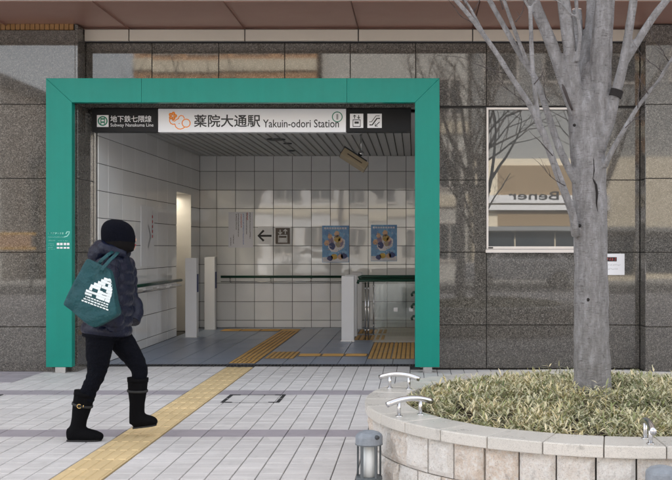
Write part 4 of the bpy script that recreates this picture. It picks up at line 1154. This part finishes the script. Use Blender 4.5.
# jacket with quilted baffles
def quilted(pts, rad, n, pitch, amp):
    P, Rr = lerp_path(pts, rad, n); acc = 0; out = []
    for i in range(len(P)):
        if i: acc += (P[i]-P[i-1]).length
        f = 1+amp*(abs(math.sin(math.pi*acc/pitch))**.55-.75); out.append((Rr[i][0]*f, Rr[i][1]*f))
    return P, out
b = MB()
P, Rr = quilted([(.048, 0, .765), (.058, 0, .86), (.075, 0, 1.0), (.09, 0, 1.14), (.10, 0, 1.25), (.105, 0, 1.325), (.11, 0, 1.37)], [(.20, .178), (.20, .174), (.20, .162), (.21, .156), (.20, .142), (.125, .11), (.09, .09)], 14, .076, .12)
b.tube(P, Rr, 28, up=(0, 1, 0))
for s, pts in ((-1, [(.11, -.17, 1.285), (.125, -.235, 1.18), (.14, -.26, 1.03), (.172, -.25, .93), (.175, -.18, .83)]), (1, [(.11, .17, 1.285), (.12, .235, 1.18), (.125, .26, 1.03), (.18, .25, .93), (.18, .18, .84)])):
    P, Rr = quilted(pts, [(.09, .092), (.084, .088), (.075, .08), (.068, .074), (.058, .062)], 14, .066, .13)
    b.tube(P, Rr, 20, up=(0, 1, 0))
RMJ = [('REMESH', dict(mode='VOXEL', voxel_size=.0065)), ('SMOOTH', dict(factor=.5, iterations=1))]
jk = ob('jacket', bake(b, RMJ, 'jacket', 'puffer'), per)
b = MB(); pts = []; rad = []
for i in range(17):
    a = R(-150+300*i/16)+math.pi; pts.append((.112+.082*math.cos(a), .105*math.sin(a), 1.362+.022*math.cos(a-math.pi)+.012)); f = .5+.5*math.cos(a-math.pi); rad.append((.036+.022*f, .04+.034*f))
b.tube(pts, rad, 16, up=(0, 0, 1))
b.ball((.03, 0, 1.365), (.105, .14, .075), 18, 10); b.ball((.0, 0, 1.335), (.085, .12, .07), 16, 10)
for v_i in range(len(b.v)):
    v = Vector(b.v[v_i]); v += Vector((noise.noise(v*11), noise.noise(v*11+Vector((5, 0, 0))), noise.noise(v*13+Vector((0, 7, 0)))))*.016; b.v[v_i] = tuple(v)
ob('hood', bake(b, RMJ, 'hood', 'puffer'), jk)
q = MB(); P, Rr = lerp_path([(.046, 0, .752), (.047, 0, .778)], [(.192, .163), (.196, .166)], 3); q.tube(P, Rr, 28, up=(0, 1, 0)); q.build('hem', 'denim', jk, smooth=True)
# hair and knitted cap
b = MB()
b.rings([(.120, -.005, 1.356, .086, .090), (.134, -.008, 1.368, .108, .104), (.140, -.008, 1.40, .117, .111), (.139, -.004, 1.44, .117, .110), (.134, 0, 1.49, .108, .102), (.13, 0, 1.53, .08, .08)], 26)
seg_(b, [(.20, -.055, 1.40), (.242, -.045, 1.382), (.262, -.038, 1.372)], [(.03, .03), (.018, .017), (.004, .004)], 4, 10)
hair = bake(b, [('REMESH', dict(mode='VOXEL', voxel_size=.009)), ('SMOOTH', dict(factor=.5, iterations=3))], 'hair', 'hair'); ob('hair', hair, per)
b = MB(); b.rings([(.138, 0, 1.425, .110, .106), (.138, 0, 1.428, .120, .113), (.137, 0, 1.455, .123, .115), (.133, 0, 1.50, .122, .113), (.127, 0, 1.54, .114, .107), (.12, 0, 1.572, .092, .088), (.112, 0, 1.594, .058, .056), (.108, 0, 1.602, .02, .02)], 28)
cp = ob('cap', bake(b, [('SUBSURF', dict(levels=2))], 'cap', 'knit'), per)
# boots
def boot(top, ank, heel, toe, side, lab):
    top, ank, heel, toe = map(Vector, (top, ank, heel, toe)); b = MB()
    seg_(b, [tuple(top), tuple(top.lerp(ank, .35)), tuple(top.lerp(ank, .75)), tuple(ank), tuple(heel.lerp(toe, .18)+Vector((0, 0, .03)))], [(.066, .076), (.062, .070), (.052, .056), (.050, .056), (.046, .058)], 5, 16)
    d = (toe-heel).normalized(); u = Vector((0, 1, 0)).cross(d)*-1
    if u.z < 0: u = -u
    pts = [heel+d*.004+u*.045, heel+d*.03+u*.047, heel+d*.09+u*.052, heel.lerp(toe, .55)+u*.044, heel.lerp(toe, .8)+u*.034, toe-d*.012+u*.026, toe+d*.004+u*.022]
    b.tube([tuple(p) for p in pts], [(.026, .040), (.042, .054), (.046, .056), (.049, .048), (.048, .040), (.036, .030), (.018, .016)], 16, up=(0, 1, 0))
    o = ob('boot', bake(b, [('REMESH', dict(mode='VOXEL', voxel_size=.009)), ('SMOOTH', dict(factor=.5, iterations=3))], 'boot', 'suede'), per)
    q = MB(); prof = [(.03, .022), (.07, .032), (.3, .034), (.6, .040), (.85, .036), (.965, .016)]; ln = (toe-heel).length; vv = []
    for zz in (-.002, .009):
        for (t_, w_) in prof: vv.append(heel+d*ln*t_+u*zz+Vector((0, -w_, 0)))
        for (t_, w_) in reversed(prof): vv.append(heel+d*ln*t_+u*zz+Vector((0, w_, 0)))
    n_ = len(prof)*2
    q.add(vv, [tuple(range(n_)), tuple(range(n_, 2*n_))]+[(i, (i+1) % n_, n_+(i+1) % n_, n_+i) for i in range(n_)]); q.build('sole', 'boot_sole', o)
    ax = (ank-top).normalized(); c = top+ax*.015
    q = MB(); q.tube([tuple(top-ax*.012), tuple(top+ax*.02)], [(.068, .078), (.067, .076)], 18, up=(0, 1, 0)); q.build('cuff', 'suede', o, smooth=True)
    c = top+ax*.085
    q = MB(); q.tube([tuple(c-ax*.008), tuple(c+ax*.008)], [(.068, .076), (.068, .076)], 18, up=(0, 1, 0)); q.build('strap', 'boot_sole', o, smooth=True)
    rg = []
    for i in range(14):
        a = R(40+280*i/13); rg.append(tuple(c+Vector((.015*math.cos(a)+.0, -.069 if side < 0 else .07, .014*math.sin(a)))))
    if side > 0: return
    q = MB(); q.tube(rg, .003, 6); q.build('buckle', 'brass', o, smooth=True)
    q = MB(); q.tube([tuple(c+Vector((.03, -.066, .008))), tuple(c+Vector((.028, -.067, -.008)))], .003, 6); q.build('buckle', 'brass', o, smooth=True)
boot((-.082, -.08, .345), (-.135, -.075, .10), (-.215, -.08, .004), (.045, -.075, .004), -1, '')
boot((.255, .085, .425), (.247, .09, .19), (.215, .09, .062), (.40, .075, .088), 1, '')

# tote bag on the shoulder
tb = empty('tote_bag', (PXX, PYY, 0)); tag(tb, 'teal cloth tote bag with white print hanging at the walker\'s side', 'bag')
TBY = -.345; BK = (PYY+TBY)/F
outl = [((x_-CX)*BK-PXX, CH-(y_-CY)*BK) for x_, y_ in ((87.5, 259), (89.5, 258.5), (100, 264), (110, 269.5), (112.2, 271.5), (115, 288), (118.5, 306), (120.3, 313), (119.5, 315.5), (112, 320), (100, 326.5), (96, 327.5), (93, 327), (82, 318), (68, 307), (65, 304.5), (65.2, 302.5), (72, 288), (80, 272), (86, 261))]
cx_ = sum(p[0] for p in outl)/len(outl); cz_ = sum(p[1] for p in outl)/len(outl)
q = MB(); n = len(outl)
levels = [(1.0, .0), (.995, .045), (.96, .060), (.65, .070), (.3, .074)]
rings_ = []
for s in (1, -1):
    for (f, d) in (levels if s > 0 else list(reversed(levels))[0:0]+levels):
        pass
for (f, d) in list(reversed(levels)): rings_.append([(cx_+(x_-cx_)*f, -d*(.45+.55*min(1, (1.30-z_)/.3)), cz_+(z_-cz_)*f) for x_, z_ in outl])
for (f, d) in levels[1:]: rings_.append([(cx_+(x_-cx_)*f, d*(.45+.55*min(1, (1.30-z_)/.3)), cz_+(z_-cz_)*f) for x_, z_ in outl])
for r in rings_: q.v += r
for a in range(len(rings_)-1):
    for i in range(n): q.f.append((a*n+i, a*n+(i+1) % n, (a+1)*n+(i+1) % n, (a+1)*n+i))
q.f.append(tuple(range(n))); q.f.append(tuple((len(rings_)-1)*n+i for i in range(n)))
me = bake(q, [('SUBSURF', dict(levels=3))], 'bag_body', 'tote_cloth')
for v in me.vertices:
    v.co.y += .009*noise.noise(v.co*14)+.022*noise.noise(v.co*6)+.012*abs(noise.noise(Vector((v.co.x*9+v.co.z*5, 3, v.co.z*7-v.co.x*10))))
bb = ob('bag_body', me, tb, (0, TBY, 0))
def bp(x_, y_, dy): return ((x_-CX)*(PYY+TBY+dy)/F-PXX, TBY+dy, CH-(y_-CY)*(PYY+TBY+dy)/F)
q = MB(); q.tube([bp(101, 272, -.05), bp(104, 267, -.045), bp(110, 260, -.01), bp(116, 254.5, .06), bp(118, 252, .14)], [(.0025, .0135)]*5, 8, up=(0, -1, .3)); q.build('strap', 'tote_cloth', tb, smooth=True)
q = MB(); q.tube([bp(98, 264, .04), bp(103, 259, .05), bp(109, 254, .09), bp(113, 251.5, .15)], [(.0025, .0135)]*4, 8, up=(0, -1, .3)); q.build('strap', 'tote_cloth', tb, smooth=True)
# white print: a building-like block of strokes, laid on the bag's near face
dg = bpy.context.evaluated_depsgraph_get(); dg.update()
from mathutils.bvhtree import BVHTree
bvh = BVHTree.FromPolygons([v.co.copy() for v in me.vertices], [tuple(p.vertices) for p in me.polygons])
q = MB(); pr = random.Random(8)
org = Vector(((98.5-CX)*BK-PXX, CH-(293-CY)*BK)); ex = Vector((.93, -.33)).normalized(); ez = Vector((.22, .97)).normalized()
def patch(u0, u1, v0, v1):
    nx_, nz_ = max(1, int((u1-u0)/.012)), max(1, int((v1-v0)/.012)); o = len(q.v); g = []
    for j in range(nz_+1):
        for i in range(nx_+1):
            p2 = org+ex*(u0+(u1-u0)*i/nx_)+ez*(v0+(v1-v0)*j/nz_)
            h_ = bvh.ray_cast(Vector((p2.x, -1, p2.y)), Vector((0, 1, 0)))
            g.append((p2.x, (h_[0].y if h_[0] else -.06)-.0022, p2.y))
    q.v += g
    for j in range(nz_):
        for i in range(nx_): a = o+j*(nx_+1)+i; q.f.append((a, a+1, a+nx_+2, a+nx_+1))
for r_, (a, b_) in enumerate(((-.07, .10), (-.066, .098), (-.058, .10), (-.05, .098), (-.03, .094), (-.005, .088), (.012, .08), (.03, .075))):
    u = a+pr.uniform(-.006, .006)
    while u < b_:
        w_ = pr.uniform(.018, .05)
        if pr.random() < .94: patch(u, min(u+w_, b_+.008), -.03+r_*.0195, -.0112+r_*.0195-(.0 if pr.random() < .6 else .0035))
        u += w_+(.003 if pr.random() < .3 else 0)
for r_ in range(3):
    u = -.065-.01*r_
    while u < .10:
        w_ = pr.uniform(.006, .022); patch(u, u+w_, -.048-.017*r_, -.039-.017*r_); u += w_+.005
q.build('print', 'tote_print', tb, (0, TBY, 0), smooth=True)

# ================================================================== ACROSS THE STREET (seen mirrored in granite, tiles and glass)
_pcache = {}
def opp_building(label, x0, x1, ybk, depth, hgt, wallm, floors, cols_, z0=1.0, storey=3.0, ww=1.2, wh=1.5, roof=True, band=None):
    t = empty('opposite_building', ((x0+x1)/2, ybk, 0)); tag(t, label, 'building', 'buildings across the street')
    wd = x1-x0
    ob('wall', MB().box(-wd/2, wd/2, -depth, 0, 0, hgt).mesh('wall', wallm), t)
    if roof: ob('parapet', MB().box(-wd/2-.15, wd/2+.15, -depth-.1, .15, hgt+.002, hgt+.5).mesh('parapet', 'roof_grey'), t)
    for fI in range(floors):
        if band and fI: ob('band', MB().box(-wd/2, wd/2, .003, .12, z0+fI*storey-.75, z0+fI*storey-.25).mesh('band', band), t)
        for c in range(cols_):
            xx = -wd/2+wd*(c+.5)/cols_; zz = z0+fI*storey
            key = (ww, wh)
            if key not in _pcache:
                f_ = MB(); f_.box(-ww/2, -ww/2+.08, .0, .1, 0, wh); f_.box(ww/2-.08, ww/2, 0, .1, 0, wh); f_.box(-ww/2+.08, ww/2-.08, 0, .1, wh-.08, wh); f_.box(-ww/2+.08, ww/2-.08, 0, .1, 0, .08); f_.box(-.03, .03, 0, .08, .08, wh-.08)
                _pcache[key] = (f_.mesh('window', 'white_frame'), MB().box(-ww/2+.06, ww/2-.06, .01, .03, .06, wh-.06).mesh('pane', 'opposite_glass'))
            a = ob('window', _pcache[key][0], t, (xx, .002, zz)); ob('pane', _pcache[key][1], a)
    return t
tanb = opp_building('tan brick block reflected in the granite above the green portal', -12.0, -4.2, -20, 12, 11.2, 'brick_tan', 4, 4, 1.0, 2.9, 1.5, 1.5, True, 'wall_cream')
opp_building('grey office block reflected in the tiles of the entrance hall', -4.0, 2.3, -20.5, 12, 10.4, 'wall_grey', 3, 4, .8, 3.1, 1.1, 1.7, True, 'wall_cream')
cafe = opp_building('cream and brown shop with a lettered white fascia, mirrored in the window', 2.5, 13, -20, 12, 5.2, 'wall_cream', 0, 5, .3, 3, 1.6, 1.9, False)
upb = opp_building('slate grey upper block above the shop mirrored in the window', 2.5, 13.2, -21.2, 11, 10.8, 'wall_slate', 1, 4, 8.6, 3.1, 1.6, 1.4)
opp_building('low grey house at the left of the opposite row', -30, -17.4, -19.6, 10, 8.2, 'wall_grey', 2, 6, 1, 3, 1.2, 1.4)
opp_building('broad tan block far along the opposite row', 14, 30, -20, 12, 11, 'wall_brown', 3, 7, 1, 3.1, 1.2, 1.5)
opp_building('low brown house standing back in the gap of the opposite row', -17.0, -12.4, -23, 8, 5.0, 'wall_brown', 1, 3, 1, 3, 1.2, 1.4)
ob('ground_floor', MB().box(-3.9, 3.9, .0006, .009, .0, 4.9).mesh('ground_floor', 'white_sign'), tanb)
# cafe front: brown panel between white fascia boards
ox = cafe.location.x
ob('brown_panel', MB().box(3.55-ox, 7.6-ox, .003, .08, 2.3, 4.9).mesh('brown_panel', 'wall_brown'), cafe)
for k in range(6): ob('shop_window', MB().box(2.6-ox+k*1.72, 2.6-ox+k*1.72+1.66, .003, .05, .25, 2.05).mesh('shop_window', 'opposite_glass'), cafe)
ob('canopy', MB().box(2.5-ox, 13-ox, .003, .35, 2.1, 2.28).mesh('canopy', 'wall_slate'), cafe)
for (z0, z1) in ((3.28, 3.62), (2.98, 3.2)):
    ob('fascia_board', MB().box(2.7-ox, 8.3-ox, .082, .25, z0, z1).mesh('fascia_board', 'white_sign'), cafe)
tx = text('Bener', 2.15, .36, 'black_ink', cafe, (6.15-ox, .262, 3.42), 'lettering', .01, (R(90), 0, R(180)))
# kerb trees on this side, behind the viewer
def street_tree(x_, y_, label, seed):
    r_ = random.Random(seed); t = empty('street_tree', (x_, y_, 0)); tag(t, label, 'tree', 'bare street trees mirrored in the facade')
    q = MB(); q.tube([(0, 0, -.05), (.02, 0, 1.2), (.0, .03, 2.4), (.02, 0, 2.9)], [.15, .12, .115, .11], 12); q.build('trunk', 'bark', t, smooth=True)
    q = MB()
    def br(p, d, r, ln, lvl):
        pts = [p]
        for i in range(5):
            d = (d+Vector((r_.gauss(0, .1), r_.gauss(0, .1), r_.gauss(.05, .06)))).normalized(); pts.append(pts[-1]+d*ln/5)
        q.tube(pts, [r*(1-.6*i/5) for i in range(6)], 6)
        if lvl:
            for i in (2, 3, 4, 5):
                o_ = d.orthogonal().normalized(); o_.rotate(Matrix.Rotation(r_.uniform(0, 6.28), 3, d)); br(pts[i], (d+o_*.7).normalized(), r*.5, ln*.6, lvl-1)
    for k in range(6):
        a = 2*math.pi*k/6+r_.random(); br(Vector((.0, 0, 2.6)), Vector((math.cos(a)*.45, math.sin(a)*.45, 1)).normalized(), .06, 2.6, 2)
    q.build('crown', 'bark_dark', t, smooth=True)
street_tree(1.15, -2.5, 'bare street tree mirrored in the granite left of the window', 1)
street_tree(5.1, -4.5, 'bare street tree mirrored in the window glass', 2)
street_tree(-6.5, -5.5, 'bare street tree on the kerb opposite the portal', 3)
# cars on the road
def car(x_, y_, mk, label, hgt=1.45):
    t = empty('parked_car', (x_, y_, -.12)); tag(t, label, 'car', 'cars on the road opposite')
    prof = [(-2.1, .35), (-2.15, .7), (-2.0, .95), (-1.1, 1.02), (-.55, hgt), (1.0, hgt), (1.75, 1.0), (2.1, .9), (2.15, .4), (1.9, .3), (-1.9, .3)]
    q = MB(); n_ = len(prof)
    for s, k in ((-.85, 1), (.85, 1)): q.v += [(a, s*(1 if z < 1.05 else .82), z) for a, z in prof]
    q.f = [tuple(range(n_)), tuple(range(n_, 2*n_))]+[(i, (i+1) % n_, n_+(i+1) % n_, n_+i) for i in range(n_)]
    me = q.mesh('body', mk); bevel(me, .05, 2, 25); ob('body', me, t)
    for s in (-1, 1):
        q = MB(); q.add([(-.95, .80*s, 1.06), (1.45, .80*s, 1.06), (.92, .735*s, hgt-.09), (-.5, .735*s, hgt-.09)], [(0, 1, 2, 3)]); q.v = [(a, b_+.045*s, c) for a, b_, c in q.v]; q.build('window', 'opposite_glass', t)
        for a in (-1.35, 1.35):
            q = MB(); q.tube([(a, .70*s, .31), (a, .88*s, .31)], .31, 20); wl = q.build('wheel', 'rubber', t)
            q = MB(); q.tube([(a, .881*s, .31), (a, .89*s, .31)], .19, 16); q.build('rim', 'steel', wl)
        q = MB(); q.box(-2.17, -2.1, .45*s if s > 0 else -.75, .75 if s > 0 else -.45, .68, .82); q.build('headlight', 'white_sign', t)
    return t
car(-4.3, -9.5, 'car_white', 'white car mirrored in the back wall tiles below the arrow sign')
car(3.8, -13.5, 'car_red', 'grey car on the far lane, mirrored near the posters')
# yellow hoarding along the far kerb
yb = empty('yellow_barrier', (-14.2, -8.2, 0)); tag(yb, 'yellow roadside barrier board mirrored in the left granite pier', 'barrier')
for z_ in (1.33, 1.78): ob('rail', MB().box(-2.6, 2.6, -.04, .04, z_, z_+.07).mesh('rail', 'yellow_paint'), yb)
for k in range(4): ob('board', MB().box(-2.55+k*1.3, -2.55+k*1.3+(1.1 if k != 2 else .5), -.02, .02, 1.41, 1.77).mesh('board', 'brick_tan' if k % 2 else 'yellow_paint'), yb)
for x_ in (-2.4, -.8, .8, 2.4): ob('post', MB().box(x_-.05, x_+.05, -.11, -.045, -.1, 1.9).mesh('post', 'dark_metal'), yb)
